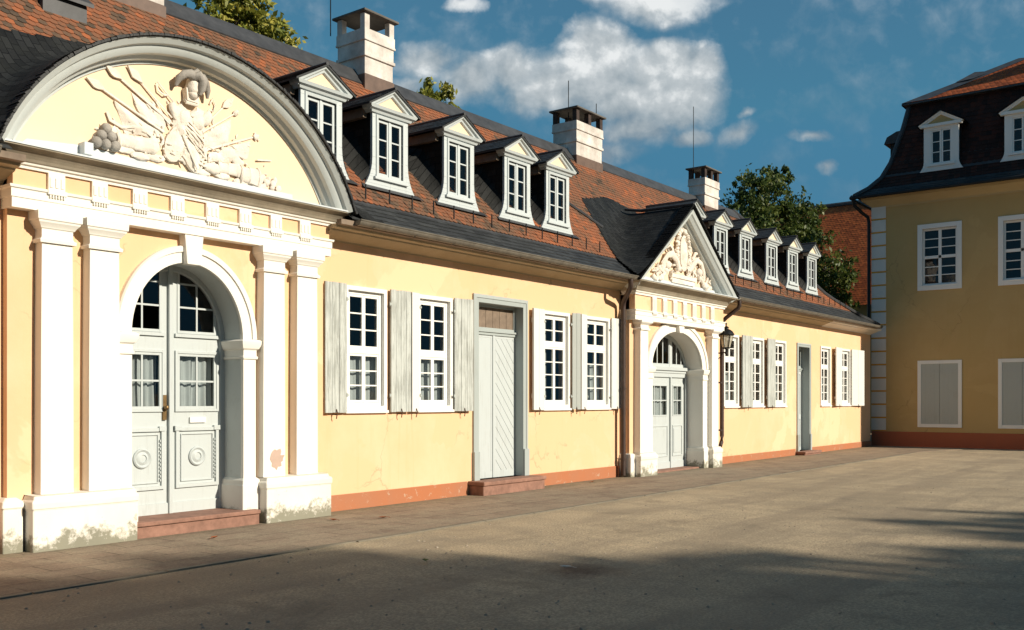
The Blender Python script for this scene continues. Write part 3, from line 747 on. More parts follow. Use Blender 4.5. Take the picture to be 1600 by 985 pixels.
# ------------------------------------------------------------------ dormers (local: x centre, front plane y=0, foot z=0)
def dormer():
    hw = .41; zt = 1.26; zbk = lambda y: zr(.40+y)-5.08
    f = MB()
    # flared front board with a window opening
    ox, oz0, oz1 = .285, .20, 1.12
    def fx(z): return hw+(.165*((.48-z)/.48)**2.2 if z < .48 else 0)
    zs = [0, .05, .1, .16, .2, .28, .36, .48, .8, 1.12, zt]
    for sgn in (-1, 1):
        for a, b in zip(zs, zs[1:]):
            inn = (lambda z: ox) if a >= oz0 and b <= oz1 else (lambda z: 0)
            f.xz([(sgn*inn(a), a), (sgn*fx(a), a), (sgn*fx(b), b), (sgn*inn(b), b)], 0, .05)
    f.elev([(-ox, oz0), (-ox, oz1), (ox, oz1), (ox, oz0)], [(-.0, .08), (0, -.012), (.045, -.022), (.055, 0.001)], closed=True)
    f.box(-ox-.10, ox+.10, -.045, .0, oz0-.075, oz0-.03); f.box(-ox-.06, ox+.06, -.03, 0, oz0-.03, oz0-.0)
    fr = f.build('dormer', 'framegrey', H, origin=(9.8, .40, 5.08), bevel=.004)
    def sub(mb, name, mat, **k):
        o = mb.build(name, mat, None, **k); o.parent = fr; o.location = (0, 0, 0); return o
    s = MB(); pn = MB()
    for a, b in ((-ox, -.004), (.004, ox)): lattice(s, pn, a, b, oz0, oz1, 1, 3, .05, .022, .03, .07)
    s.box(-.022, .022, .018, .03, oz0, oz1)
    sub(s, 'sash', 'framegrey'); sub(pn, 'pane', 'glass')
    # pediment
    p = MB(); pw = .54; pz = zt; ap = .36
    p.plan([(-hw-.01, .12), (-hw-.01, -.0), (hw+.01, -.0), (hw+.01, .12)], [(0, zt-.07), (.03, zt-.07), (.05, zt-.03), (.09, zt-.015), (.11, zt+.03), (0, zt+.03)])
    p.elev([(-pw, pz+.03), (0, pz+ap), (pw, pz+.03)], [(-.10, .0), (-.085, -.05), (-.055, -.06), (-.04, -.095), (0, -.11), (0, .05)])
    sub(p, 'pediment', 'framegrey')
    t = MB(); t.xz([(-pw+.1, pz+.02), (pw-.1, pz+.02), (0, pz+ap-.08)], -.012, .05); sub(t, 'tympanum', 'pale')
    # slated cheeks swept out on to the roof
    for sgn in (-1, 1):
        c = MB()
        def cheek(u, y, sgn=sgn):
            zb = zbk(y); h = max(.02, zt-.05-zb); z = zb+h*(1-u); fl = min(.48, h)
            e = (.26+.5*min(1, y/.5))*((fl-(z-zb))/fl)**2.4*min(1, h/.35) if z-zb < fl else 0
            x = hw-.015+e
            return (sgn*x, y+.02+e*.12, z+.02*u*0+.012), (y, z+e)
        c.grid(cheek, [i/20 for i in range(21)], [i*.05 for i in range(21)])
        sub(c, 'cheek', 'slate', smooth=50)
    for sgn in (-1, 1): cm = MB(); cm.box(min(sgn*.41, sgn*.50), max(sgn*.41, sgn*.50), .12, 1.02, zt-.15, zt+.01); sub(cm, 'side_moulding', 'brownwood', bevel=.01)
    r = MB(); rz = pz+ap+.012
    for sgn in (-1, 1):
        def rf(u, y, sgn=sgn): 
            x = u*(pw+.05); z = rz-u*(ap-.03)*1.03; return (sgn*x, y, z), (y, -u*.66)
        r.grid(rf, [i/5 for i in range(6)], [-.125+i*.15 for i in range(11)])
        tt = MB()
    # edge thickness of the slates at the gable front and eaves
    for sgn in (-1, 1):
        r.add([(0, -.125, rz), (sgn*(pw+.05), -.125, rz-(ap-.03)*1.03), (sgn*(pw+.05), -.125, rz-(ap-.03)*1.03-.03), (0, -.125, rz-.03)], [(0, 1, 2, 3)])
        r.add([(sgn*(pw+.05), -.125, rz-(ap-.03)*1.03), (sgn*(pw+.05), 1.3, rz-(ap-.03)*1.03), (sgn*(pw+.05), 1.3, rz-(ap-.03)*1.03-.03), (sgn*(pw+.05), -.125, rz-(ap-.03)*1.03-.03)], [(0, 1, 2, 3)])
        prof = [(-(pw+.05), rz-(ap-.03)*1.03), (0, rz)]
        tl = r
        tiles(tl, prof, lambda y: -.13, lambda y: 1.35, -9, 9, .12, .15, .006, False, lambda x, y: rnd.uniform(.1, .8), place=lambda a, y, z, sgn=sgn: (-sgn*y, a, z))
    sub(r, 'dormer_roof', 'slatetile')
    rr = MB(); rr.tube([(0, -.13, rz+.01), (0, 1.5, rz+.01)], .03, 6); sub(rr, 'ridge_roll', 'lead')
    l = MB(); l.quad((-.66, -.03, -.012), (.66, -.03, -.012), (.60, .06, .05), (-.60, .06, .05)); l.quad((-.70, -.11, -.07), (.70, -.11, -.07), (.66, -.03, -.012), (-.66, -.03, -.012)); sub(l, 'foot_flashing', 'lead')
    return fr
DX = [9.8, 11.27, 13.0, 14.72, 16.08, 22.1, 23.73, 25.34, 27.2, 28.86, 30.5]
d0 = dormer()
for x in DX[1:]: copy_tree(d0, H, (x, .40, 5.08))
pl = MB()
for i in range(26):
    a = Vector((14.72-.1+rnd.gauss(0, .1), .56+rnd.uniform(-.03, .05), 5.35+rnd.uniform(0, .32))); b = a+Vector((rnd.uniform(-.08, .08), rnd.uniform(-.03, .03), rnd.uniform(.02, .12))); c_ = Vector((.02, .01, 0))
    pl.quad(a, (a+b)/2+c_, b, (a+b)/2-c_)
pl.lathe((14.62, .56, 5.26), [(.05, 0), (.07, .1), (.06, .1)], 10)
tag(pl.build('pot_plant', 'plant'), 'small green pot plant standing behind the glass of a roof dormer', 'plant')
hb = MB(); hb.yz([(1.78, 6.70), (1.78, 6.98), (2.3, 7.45), (2.3, 7.2)], 6.25, 6.85); hb.yz([(1.72, 6.97), (1.72, 7.02), (2.4, 7.52), (2.4, 7.45)], 6.18, 6.92); hb.build('roof_hatch', 'lead', H)

# ------------------------------------------------------------------ chimneys
def chimney(x0, x1, y0, y1, zt, rods):
    z0 = 7.0; w = x1-x0
    c = MB()
    sh = [(z0, 0), (zt-.86, 0), (zt-.86, .035), (zt-.80, .035), (zt-.80, .012), (zt-.56, .012), (zt-.56, .04), (zt-.52, .04), (zt-.52, .03), (zt-.34, .03)]
    path = [(x0, y0), (x1, y0), (x1, y1), (x0, y1)]
    c.plan(path, [(o, z) for z, o in sh], closed=True)
    c.quad((x0, y0, zt-.37), (x1, y0, zt-.37), (x1, y1, zt-.37), (x0, y1, zt-.37))
    o = c.build('chimney', 'chimney', H, bevel=.01)
    f = MB(); f.plan(path, [(.02, 6.9), (.02, zt-1.20), (.0, zt-1.18)], closed=True); f.plan(path, [(.09, 6.9), (.09, zt-1.62), (.02, zt-1.5)], closed=True)
    f.build('flashing', 'brownlead', o)
    n = 1 if w < .8 else 2
    for i in range(n+1):
        px = x0-.02+i*(w-.13+.04)/n
        for py in (y0-.02, y1-.11): p = MB(); p.box(px, px+.13, py, py+.13, zt-.36, zt-.045); p.build('post', 'chimney' if zt > 8.93 else 'soot', o, bevel=.01)
    s = MB(); s.box(x0-.09, x1+.09, y0-.09, y1+.09, zt-.045, zt); s.build('cap_slab', 'capstone', o, bevel=.012)
    for rx, ry, rl in rods:
        r = MB(); r.tube([(rx, ry, zt-.4), (rx, ry, zt+rl)], .011, 5); r.build('lightning_rod', 'iron', o)
chimney(12.62, 13.36, 2.40, 3.12, 8.97, [(12.4, 3.1, .75)])
chimney(19.78, 20.95, 2.40, 3.08, 8.90, [(19.95, 2.75, .75), (20.85, 2.5, .35)])
chimney(26.85, 27.8, 2.40, 2.92, 8.80, [(26.9, 2.8, 1.9)])
chimney(7.55, 8.42, 2.40, 3.05, 8.85, [])

# ------------------------------------------------------------------ portals
def smax(a, b, k): 
    m = max(a, b); return m+math.log(math.exp((a-m)*k)+math.exp((b-m)*k))/k
def arch_wall(mb, x0, x1, z0, z1, y, crv, spring_x):
    """front sheet with an arched opening: CRV runs left to right over the opening"""
    xl, xr = crv[0][0], crv[-1][0]; zs = crv[0][1]
    mb.quad((x0, y, z0), (xl, y, z0), (xl, y, z1), (x0, y, z1)); mb.quad((xr, y, z0), (x1, y, z0), (x1, y, z1), (xr, y, z1))
    for (a, b), (c, d) in zip(crv, crv[1:]): mb.quad((a, y, b), (c, y, d), (c, y, z1), (a, y, z1))

def portal(P):
    cx, hw = P['cx'], P['hw']; x0, x1 = cx-hw, cx+hw; yw, ye, yc, yd = P['yw'], P['ye'], P['yc'], P['yd']
    zsp, ra, rb_, rA, rB = P['zsp'], P['ra'], P['rb'], P['rA'], P['rB']
    zp, zcap, zar, zfr, zco, zct = P['zp'], P['zcap'], P['zar'], P['zfr'], P['zco'], P['zct']
    n = 40
    inner = arc(cx, zsp, ra, rb_, 180, 0, n)
    full = [(cx-ra, 0)]+inner+[(cx+ra, 0)]
    w = MB(); arch_wall(w, x0, x1, 0, zco, yw, inner, None)
    for xx in (x0, x1): w.quad((xx, yw, 0), (xx, .02, 0), (xx, .02, zco), (xx, yw, zco))
    po = w.build('portal', 'yellow', H)
    # reveal
    r = MB()
    r.elev(full, [(0, yw-.0), (0, yd+.02)], cap=False); r.build('reveal', P['revmat'], po, smooth=40)
    # archivolt
    a = MB(); d = rA-ra; ya = P['ya']
    aa = [(cx-ra, zsp-.002)]+inner[1:-1]+[(cx+ra, zsp-.002)]
    a.elev(aa, [(0, yw+.02), (0, ya+.012), (d*.62, ya), (d*.64, ya-.022), (d*.93, ya-.028), (d, ya-.005), (d, yw)]); a.build('archivolt', 'white', po, smooth=30)
    # jamb piers with impost and foot
    for sgn in (-1, 1):
        j = MB(); jb = MB()
        xa, xb = sorted((cx+sgn*ra, cx+sgn*(ra+d*.96)))
        j.box(xa+.001*(sgn < 0), xb, ya+.004, yw+.001, zp, zsp-.14)
        pth = [(cx-ra, yd), (cx-ra, ya), (cx-ra-d*.96, ya), (cx-ra-d*.96, yw)] if sgn < 0 else [(cx+ra+d*.96, yw), (cx+ra+d*.96, ya), (cx+ra, ya), (cx+ra, yd)]
        pth = pth[::-1]
        j.plan(pth, [(-.01, zsp-.26), (.015, zsp-.26), (.02, zsp-.225), (.005, zsp-.22), (.005, zsp-.14), (.03, zsp-.12), (.055, zsp-.06), (.06, zsp-.02), (.03, zsp), (-.05, zsp)])
        jb.plan(pth, [(-.01, -.03), (.05, -.03), (.05, zp-.10), (.04, zp-.08), (.035, zp-.03), (.005, zp), (-.05, zp)])
        j.build('impost', 'white', po, smooth=25, bevel=.004); jb.build('jamb_foot', 'plinth', po, bevel=.012)
    k = MB(); kz0 = zsp+rb_-.03; kz1 = zar
    k.xz([(cx-.10, kz0), (cx+.10, kz0), (cx+.135, kz1), (cx-.135, kz1)], ya-.075, yw); k.build('keystone', 'white', po, bevel=.008)
    # pilasters
    pr_ = None
    for pa, pb in P['pil']:
        p = MB(); dy = ye; t = .014
        nseg = 8; L = []
        for i in range(nseg+1):
            f = i/nseg; e = t*f*f; z = zp+(zcap-zp)*f; L.append((pa+e, pb-e, z))
        for (a0, b0, c0), (a1, b1, c1) in zip(L, L[1:]):
            p.add([(a0, dy, c0), (b0, dy, c0), (b0, yw, c0), (a0, yw, c0), (a1, dy, c1), (b1, dy, c1), (b1, yw, c1), (a1, yw, c1)], [(0, 1, 5, 4), (1, 2, 6, 5), (3, 0, 4, 7)])
        p.build('pilaster', 'white', po, smooth=30)
        c = MB(); pa2, pb2 = pa+t, pb-t; hh = zar-zcap
        c.plan([(pa2, yw), (pa2, dy), (pb2, dy), (pb2, yw)], [(-.01, zcap-.07), (.03, zcap-.07), (.035, zcap-.035), (.012, zcap-.02), (.005, zcap), (.005, zcap+hh*.3), (.02, zcap+hh*.34), (.03, zcap+hh*.42), (.06, zcap+hh*.55), (.065, zcap+hh*.62), (.078, zcap+hh*.66), (.082, zcap+hh*.99), (-.01, zcap+hh*.99)])
        c.build('capital', 'white', po, smooth=25)
    for pa, pb in P['plinths']:
        p = MB(); y2 = P['yp']
        p.plan([(pa, yw), (pa, y2), (pb, y2), (pb, yw)], [(0, -.03), (0, zp-.15), (.012, zp-.14), (.014, zp-.07), (-.02, zp-.045), (-.03, zp-.005), (-.2, zp)])
        p.quad((pa+.03, y2+.03, zp-.005), (pb-.03, y2+.03, zp-.005), (pb-.03, yw, zp), (pa+.03, yw, zp))
        p.build('plinth', 'plinth', po, bevel=.018)
    # entablature: architrave, frieze, triglyphs, cornice
    e = MB(); pth = [(x0-.02, .02), (x0-.02, ye), (x1+.02, ye), (x1+.02, .02)]
    hA = zfr-zar
    e.plan(pth, [(-.25, zar), (0, zar), (0, zar+hA*.45), (.012, zar+hA*.47), (.012, zar+hA*.84), (.03, zar+hA*.88), (.035, zar+hA), (-.02, zar+hA)]); e.build('architrave', 'white', po, bevel=.003)
    f = MB(); pf = [(x0+.0, .02), (x0+.0, ye+.02), (x1-.0, ye+.02), (x1-.0, .02)]
    f.plan(pf, [(0, zfr-.01), (0, zco+.02)], cap=False); f.build('frieze', 'yellow', po)
    t0 = None
    for i in range(P['ntri']):
        tx = P['tri0']+i*P['tris']
        if t0 is None:
            t = MB(); tw = .095; h1 = zco-zfr
            t.box(-tw, tw, -.04, .02, zfr+.004, zco+.002)
            for g_ in (-.062, 0, .062): t.box(g_-.018, g_+.018, -.05, -.04, zfr+.03, zco-.05)
            t.box(-tw-.012, tw+.012, -.062, .02, zfr-.05, zfr+.004)
            for g_ in range(6): t.box(-tw+.01+g_*.031, -tw+.028+g_*.031, -.055, -.02, zfr-.085, zfr-.05)
            t0 = t.build('triglyph', 'white', po, origin=(tx, ye+.02, 0), bevel=.003)
        else: copy_tree(t0, po, (tx, ye+.02, 0))
    c = MB(); pc = [(x0+.0, -.05), (x0+.0, ye+.02), (x1-.0, ye+.02), (x1-.0, -.05)]; o_ = ye+.02-yc; hC = zct-zco
    c.plan(pc, [(-.02, zco), (.03, zco), (.035, zco+hC*.14), (.06, zco+hC*.18), (.07, zco+hC*.3), (-.02, zco+hC*.3)]); c.build('bed_moulding', 'white', po)
    c = MB(); c.plan(pc, [(-.02, zco+hC*.28), (.075, zco+hC*.29), (.085, zco+hC*.33), (.10, zco+hC*.45), (.125, zco+hC*.58), (o_*.68, zco+hC*.74), (o_*.86, zco+hC*.84), (o_, zco+hC*.88), (o_, zct-.012), (-.02, zct-.01)]); c.build('cornice', 'stone', po, bevel=.004)
    z = MB(); ytm = P['ytm']
    z.box(x0-o_-.012, x1+o_+.012, yc-.012, ytm, zct-.008, zct+.012)
    z.add([(x0-.1, yc+.12, zct+.012), (x1+.1, yc+.12, zct+.012), (x1+.1, ytm, zct+.10), (x0-.1, ytm, zct+.10)], [(0, 1, 2, 3)])
    z.build('ledge_flashing', 'zinc', po)
    return po, zct, x0-o_, x1+o_, inner

# --- near portal
P1 = dict(cx=7.15, hw=2.23, yw=-.10, ye=-.25, yc=-.47, yd=.27, ya=-.16, zsp=2.46, ra=.80, rb=.92, rA=1.01, rB=1.14, zp=.62, zcap=3.45, zar=3.72, zfr=3.96, zco=4.15, zct=4.36,
          pil=[(5.21, 5.58), (5.76, 6.14), (8.20, 8.57), (8.77, 9.15)], plinths=[(5.07, 6.30), (8.17, 9.31)], yp=-.36, ntri=8, tri0=5.38, tris=.504, ytm=-.15, revmat='greyw')
po, zct, cx0, cx1, inner1 = portal(P1)
po['label'] = 'near portal with paired white pilasters under a round gable'
# corner strip of wall plinth at the portal's outer left side
k = MB(); k.plan([(4.83, .0), (4.83, -.2), (5.05, -.2), (5.05, 0)], [(0, -.03), (0, .48), (.012, .5), (.0, .56), (-.05, .6), (-.1, .6)]); k.build('side_plinth', 'plinth', po, bevel=.015)
st = MB(); st.box(6.20, 8.10, -.30, .3, -.03, .15); st.box(6.20, 8.10, -.33, .3, .15, .205); st.build('step', 'sand', po, bevel=.012)
bp = MB(); bpts = [(8.42+.11*(1+.7*noise.noise((i*.7, 1, 0)))*math.cos(i*.2618), .86+.13*(1+.7*noise.noise((i*.7, 1, 0)))*math.sin(i*.2618)) for i in range(24)]
bp.xz(bpts, -.254, -.24); b_ = bp.build('bare_patch', 'barepatch', po); b_['label'] = 'pinkish bare patch where paint fell off the pilaster'
# segmental pediment
SR, SZ, SX = 2.64, 3.38, 7.12
a0 = math.degrees(math.asin((4.36-SZ)/SR))
seg = arc(SX, SZ, SR, SR, 180-a0, a0, 56)
pd = MB(); pd.elev(seg, [(-.235, -.14), (-.235, -.17), (-.20, -.18), (-.195, -.25), (-.155, -.29), (-.15, -.36), (-.115, -.40), (-.07, -.42), (-.06, -.47), (-.03, -.50), (0, -.53), (.0, -.1)])
pdo = pd.build('pediment', 'greyw', po, smooth=28)
ty = MB(); tarc = arc(SX, SZ, SR-.2, SR-.2, 180-a0-2, a0+2, 40); ty.xz([(tarc[0][0], 4.36)]+tarc+[(tarc[-1][0], 4.36)], -.15, -.05); ty.build('tympanum', 'pale', po)
fl = MB(); fl.xz([(4.95, 4.35), (9.32, 4.35), (9.2, 4.42), (8.75, 4.44), (5.75, 4.56), (5.1, 4.50)], -.165, -.15); fl.build('base_flashing', 'zinc', po)
# slate barrel swept into the main roof
SRo = SR+.006
def barrel(x):
    dx = abs(x-SX); lim = SRo*math.cos(R(a0-4))
    if dx < lim: return SZ+math.sqrt(SRo**2-dx*dx)
    return SZ+math.sqrt(SRo**2-lim*lim)-(dx-lim)*2.6
def slate_sheet(fn, xs, y0, y1, ny, xl, xr, ytop, lift, kk):
    mb = MB(); ysl = [y0+(y1-y0)*i/ny for i in range(ny+1)]
    def f(x, y):
        bz = fn(x); rz_ = zr(y)
        z = smax(bz, rz_, kk)+lift-(.05 if rz_ > bz+.5 else 0)*0
        return (x, y, z), None
    acc = {}
    for x in xs: acc[x] = 0
    pts = {}
    ul = {}; u = 0; px = None
    for x in xs:
        if px is not None: u += math.hypot(x-px, fn(x)-fn(px))
        ul[x] = u; px = x
    def g(x, y):
        p, _ = f(x, y); return p, (y*1.2, ul[x])
    mb.grid(g, xs, ysl, keep=lambda p: xl(p[1]) <= p[0] <= xr(p[1]) and p[1] <= ytop(p[0]) and (p[2] > zr(p[1])+.0))
    return mb
xs1 = sorted([SX+SRo*math.cos(R(a)) for a in [a0-4+i*2.6 for i in range(int((180-2*a0+8)/2.6)+1)]]+[4.5-.12*i for i in range(0, 9)]+[9.74+.12*i for i in range(0, 9)])
sl_ = slate_sheet(barrel, xs1, -.53, 1.55, 60, lambda y: 3.95+(y+.5)*.62, lambda y: 10.25-(y+.5)*.62, lambda x: 1.32+.12*math.cos((x-SX)*1.2), .035, 6)
sl_.elev(arc(SX, SZ, SRo, SRo, 180-a0+1, a0-1, 56), [(.035, -.545), (.0, -.545), (.0, -.3), ], cap=False)
sl_.build('portal_roof', 'slate', po, smooth=60)
# fringe of slate edges seen above the arch
sf = MB()
for i in range(150):
    a = 180-a0+1-(180-2*a0+2)*i/150; b = a-(180-2*a0+2)/150*.94
    r0, r1 = SRo+.002, SRo+.034+rnd.uniform(-.006, .006)
    pa_ = [(SX+r*math.cos(R(t)), SZ+r*math.sin(R(t))) for r, t in ((r0, a), (r1, a), (r1-.006, b), (r0, b))]
    sf.xz(pa_, -.565+rnd.uniform(-.008, .008), -.35)
sf.build('slate_edge', 'slatetile', po)

# trophy relief of arms
rl = MB(); Y = -.15
def pole(a, b, r, tip=None):
    r *= .72
    rl.tube([(a[0], Y-.05, a[1]), (b[0], Y-.08, b[1])], [r*.8, r], 8)
    d = Vector((a[0]-b[0], a[1]-b[1])).normalized()
    if tip == 'leaf':
        n_ = Vector((-d.y, d.x)); p = Vector(a)
        pts = [p-d*.05, p+n_*.04+d*.03, p+n_*.05+d*.08, p+d*.2, p-n_*.05+d*.08, p-n_*.04+d*.03]
        rl.xz([tuple(t) for t in pts], Y-.085, Y-.03)
    if tip == 'ball': rl.ball((a[0], Y-.06, a[1]), .045, 10)
def sheet(pts, seed, thick=.05):
    c = Vector((sum(p[0] for p in pts)/len(pts), sum(p[1] for p in pts)/len(pts)))
    o = len(rl.v); n = 7; ring = []
    P_ = pts+[pts[0]]; out = []
    for (a, b), (c1, d1) in zip(P_, P_[1:]):
        for i in range(4): out.append((a+(c1-a)*i/4, b+(d1-b)*i/4))
    m = len(out); vs = []
    for s in (1, .75, .5, .25):
        for x, z in out:
            px, pz = c.x+(x-c.x)*s, c.y+(z-c.y)*s
            vs.append((px, Y-.02-thick*(.35+.65*(1-s)**.5)*(1 if s < 1 else .6)-.028*math.sin((px*.8+pz)*22+seed), pz))
    vs.append((c.x, Y-.02-thick-.02*math.sin((c.x*.8+c.y)*22+seed), c.y))
    fs = [(k*m+i, k*m+(i+1) % m, (k+1)*m+(i+1) % m, (k+1)*m+i) for k in range(3) for i in range(m)]+[(3*m+i, 3*m+(i+1) % m, 4*m) for i in range(m)]
    vs += [(x, Y, z) for x, z in out]; b0 = 4*m+1
    fs += [(i, b0+i, b0+(i+1) % m, (i+1) % m) for i in range(m)]
    rl.add(vs, fs)
pole((5.95, 5.27), (6.75, 4.93), .026, 'leaf'); pole((6.16, 5.46), (6.85, 5.08), .026, 'leaf'); pole((6.43, 5.49), (6.86, 5.13), .018, 'leaf'); pole((6.67, 5.53), (6.92, 5.3), .018)
pole((6.6, 5.35), (6.85, 5.0), .012); pole((6.52, 5.3), (6.84, 5.05), .012)
rl.tube([(6.66, Y-.05, 5.5), (6.68, Y-.08, 5.42), (6.76, Y-.08, 5.38), (6.82, Y-.05, 5.41)], .012, 6)
pole((7.82, 5.42), (7.2, 4.98), .022, 'ball'); pole((8.14, 5.18), (7.38, 4.85), .022, 'ball'); pole((7.75, 4.86), (7.33, 4.67), .018); pole((7.64, 5.47), (7.42, 5.25), .016, 'leaf'); pole((8.4, 4.91), (8.15, 4.87), .014)
for (dx, dz) in ((.05, .03), (-.02, .06), (.06, -.04), (0, -.05)): rl.tube([(8.14, Y-.05, 5.18), (8.14+dx, Y-.05, 5.18+dz)], .012, 5)
sheet([(6.11, 5.16), (6.75, 4.94), (6.71, 4.80), (6.47, 4.84), (6.25, 4.80), (6.21, 4.96)], .4); sheet([(6.34, 5.32), (6.82, 5.1), (6.77, 4.96), (6.55, 5.0), (6.41, 5.12)], 1.7)
sheet([(7.75, 5.33), (7.33, 5.04), (7.33, 4.84), (7.54, 4.92), (7.71, 5.02)], 2.2); sheet([(8.06, 5.11), (7.49, 4.86), (7.49, 4.68), (7.72, 4.76), (8.01, 4.86)], 3.1)
rl.tube([(6.02, Y-.05, 5.01), (6.06, Y-.06, 4.92), (6.21, Y-.07, 4.87), (6.43, Y-.08, 4.93), (6.53, Y-.09, 4.87), (6.68, Y-.09, 4.80)], .02, 6)
# cuirass with skirt straps and sleeves
sheet([(6.90, 5.28), (7.0, 5.34), (7.12, 5.27), (7.24, 5.36), (7.33, 5.33), (7.34, 5.1), (7.28, 4.85), (7.0, 4.8), (6.88, 4.95)], 5, .16)
rl.ball((7.04, Y-.13, 5.16), (.10, .07, .11)); rl.ball((7.22, Y-.13, 5.17), (.10, .07, .11)); rl.ball((6.9, Y-.08, 5.22), (.07, .08, .12), rot=.5); rl.ball((7.36, Y-.08, 5.24), (.07, .08, .12), rot=-.5)
rl.lathe((7.12, Y-.17, 5.22), [(.03, -.02), (.035, 0), (.02, .02)], 10, 'y')
for i in range(7): rl.ball((6.93+i*.065, Y-.12, 4.80+.03*math.sin(i)), (.028, .03, .10), 8, rot=(i-3)*.08)
# oval shields, drum, cannon, bales
def disc(c, rx, rz, rot, dep):
    o = MB(); k = MB()
    for rr, hh in ((1, .0), (1, dep*.6), (.86, dep*.7), (.82, dep*.5), (.5, dep*.95), (.15, dep*1.2)):
        pass
    prof = [(1, 0), (1, dep*.6), (.86, dep*.75), (.82, dep*.55), (.5, dep*.9), (.12, dep*1.15)]; n = 22; vs = []; ca, sa = math.cos(rot), math.sin(rot)
    for r_, h_ in prof:
        for j in range(n):
            a = j*2*math.pi/n; x, z = r_*rx*math.cos(a), r_*rz*math.sin(a); vs.append((c[0]+x*ca-z*sa, Y-.03-h_, c[1]+x*sa+z*ca))
    fs = [(i*n+j, i*n+(j+1) % n, (i+1)*n+(j+1) % n, (i+1)*n+j) for i in range(len(prof)-1) for j in range(n)]+[tuple(range((len(prof)-1)*n, len(prof)*n))]
    rl.add(vs, fs)
disc((6.93, 4.83), .15, .26, -.45, .13); disc((7.14, 4.74), .13, .24, .35, .17); disc((7.0, 5.0), .09, .14, -.2, .15)
rl.tube([(6.98, Y-.2, 4.95), (7.18, Y-.22, 4.55)], .014, 6)
def barrelx(c, ln, r, rot):
    d = Vector((math.cos(rot), 0, math.sin(rot))); p = Vector((c[0], Y-.09, c[1])); q_ = [(-.5, .9), (-.46, 1.15), (-.42, 1.15), (-.4, .9), (-.1, .95), (-.08, 1.08), (-.04, 1.08), (-.02, 1), (.3, 1.1), (.33, 1.25), (.4, 1.25), (.45, .9), (.5, .5)]
    rl.tube([p+d*(ln*t) for t, _ in q_], [r*k for _, k in q_], 14)
barrelx((6.40, 4.72), .55, .085, .04); barrelx((8.03, 4.63), .34, .11, .0); barrelx((7.70, 4.66), .36, .075, .06)
rl.ball((7.50, Y-.06, 4.78), (.12, .08, .07)); rl.ball((7.85, Y-.06, 4.78), (.10, .06, .06)); rl.ball((7.45, Y-.1, 4.62), (.14, .08, .07))
for x, z in ((6.25, 4.62), (6.45, 4.58), (6.65, 4.6), (7.3, 4.55), (7.6, 4.56), (7.9, 4.53), (8.2, 4.52)): rl.ball((x, Y-.05, z), (.13, .06, .05))
for i in range(9): rl.ball((8.22+i*.035+rnd.uniform(-.02, .02), Y-.06, 4.6+.06*math.sin(i*2.1)), rnd.uniform(.035, .06), 8)
sheet([(6.0, 4.72), (6.12, 4.88), (6.22, 4.74), (6.2, 4.58), (6.02, 4.55)], 2.0, .04)
rl.tube([(7.42, Y-.05, 5.44), (7.46, Y-.06, 5.52), (7.5, Y-.06, 5.45), (7.46, Y-.06, 5.36), (7.4, Y-.05, 5.36)], .013, 6)
for i in range(230):
    a = R(rnd.uniform(-8, 188)); d = rnd.uniform(.08, 1) ; wx, wz = .55+.75*abs(math.cos(a)), .75
    x, z = 7.1+math.cos(a)*wx*d*(.8 if z_ok else 1) if False else 7.1+math.cos(a)*wx*d, 4.62+abs(math.sin(a))*wz*d
    s_ = rnd.uniform(.4, 1); rl.ball((x, Y-rnd.uniform(.06, .17)*(1.15-d), z), (.055*s_, .03, .014*s_+.006), 6, rot=a+rnd.gauss(0, .5))
for i in range(5):
    rl.tube([(6.93+.02*i, Y-.14, 5.22-.05*i), (7.08+.02*i, Y-.215, 5.12-.07*i), (7.30, Y-.15, 4.98-.06*i)], .011, 5)
rl.v = [(x_+.012*noise.noise((x_*14, z_*14, 1)), -.15+(y_+.15)*.46+.018*noise.noise((x_*17, z_*17, 5))*(y_ < -.155), z_+.012*noise.noise((x_*14, z_*14, 9))) for x_, y_, z_ in rl.v]
rl.build('trophy_relief', 'relief', po, smooth=38)
bl = MB()
for x, z in ((5.99, 4.8), (5.93, 4.71), (6.05, 4.72), (5.87, 4.62), (5.98, 4.62), (6.1, 4.62)): bl.ball((x, Y-.06, z), .066, 12)
bl.build('cannonball_pile', 'reliefdark', po, smooth=60)
hl = MB(); hl.ball((7.12, Y-.08, 5.56), (.10, .10, .13), 16); hl.ball((7.11, Y-.10, 5.46), (.085, .07, .05)); hl.xz([(7.03, 5.38), (7.21, 5.38), (7.23, 5.54), (7.01, 5.54)], Y-.10, Y-.0)
for i in (): hl.tube([(7.03, Y-.11, 5.40+i*.028), (7.11, Y-.175+.008*abs(i-2), 5.395+i*.028), (7.2, Y-.11, 5.40+i*.028)], .009, 5)
hl.tube([(7.0, Y-.05, 5.40), (7.02, Y-.08, 5.36), (7.2, Y-.08, 5.36), (7.24, Y-.05, 5.40)], .02, 6)
hl.v = [(7.12+(x_-7.12)*.86+.02*noise.noise((x_*17, z_*17, 1)), y_+.02*noise.noise((x_*19, z_*19, 5))*(y_ < -.155), z_+.01*noise.noise((x_*17, z_*17, 9))) for x_, y_, z_ in hl.v]
hl.build('helmet', 'relief', po, smooth=50)
pl_ = MB()
pl_.tube([(7.12, Y-.12, 5.66), (7.04, Y-.16, 5.70), (6.97, Y-.15, 5.68), (6.91, Y-.11, 5.62), (6.89, Y-.08, 5.53)], [.05, .06, .055, .045, .02], 10)
pl_.tube([(7.1, Y-.14, 5.66), (7.15, Y-.19, 5.70), (7.20, Y-.19, 5.64), (7.19, Y-.18, 5.54), (7.17, Y-.17, 5.47)], [.05, .065, .06, .05, .02], 10)
pl_.tube([(7.14, Y-.12, 5.68), (7.23, Y-.14, 5.70), (7.29, Y-.12, 5.65), (7.33, Y-.1, 5.57), (7.34, Y-.08, 5.48)], [.05, .055, .05, .04, .018], 10)
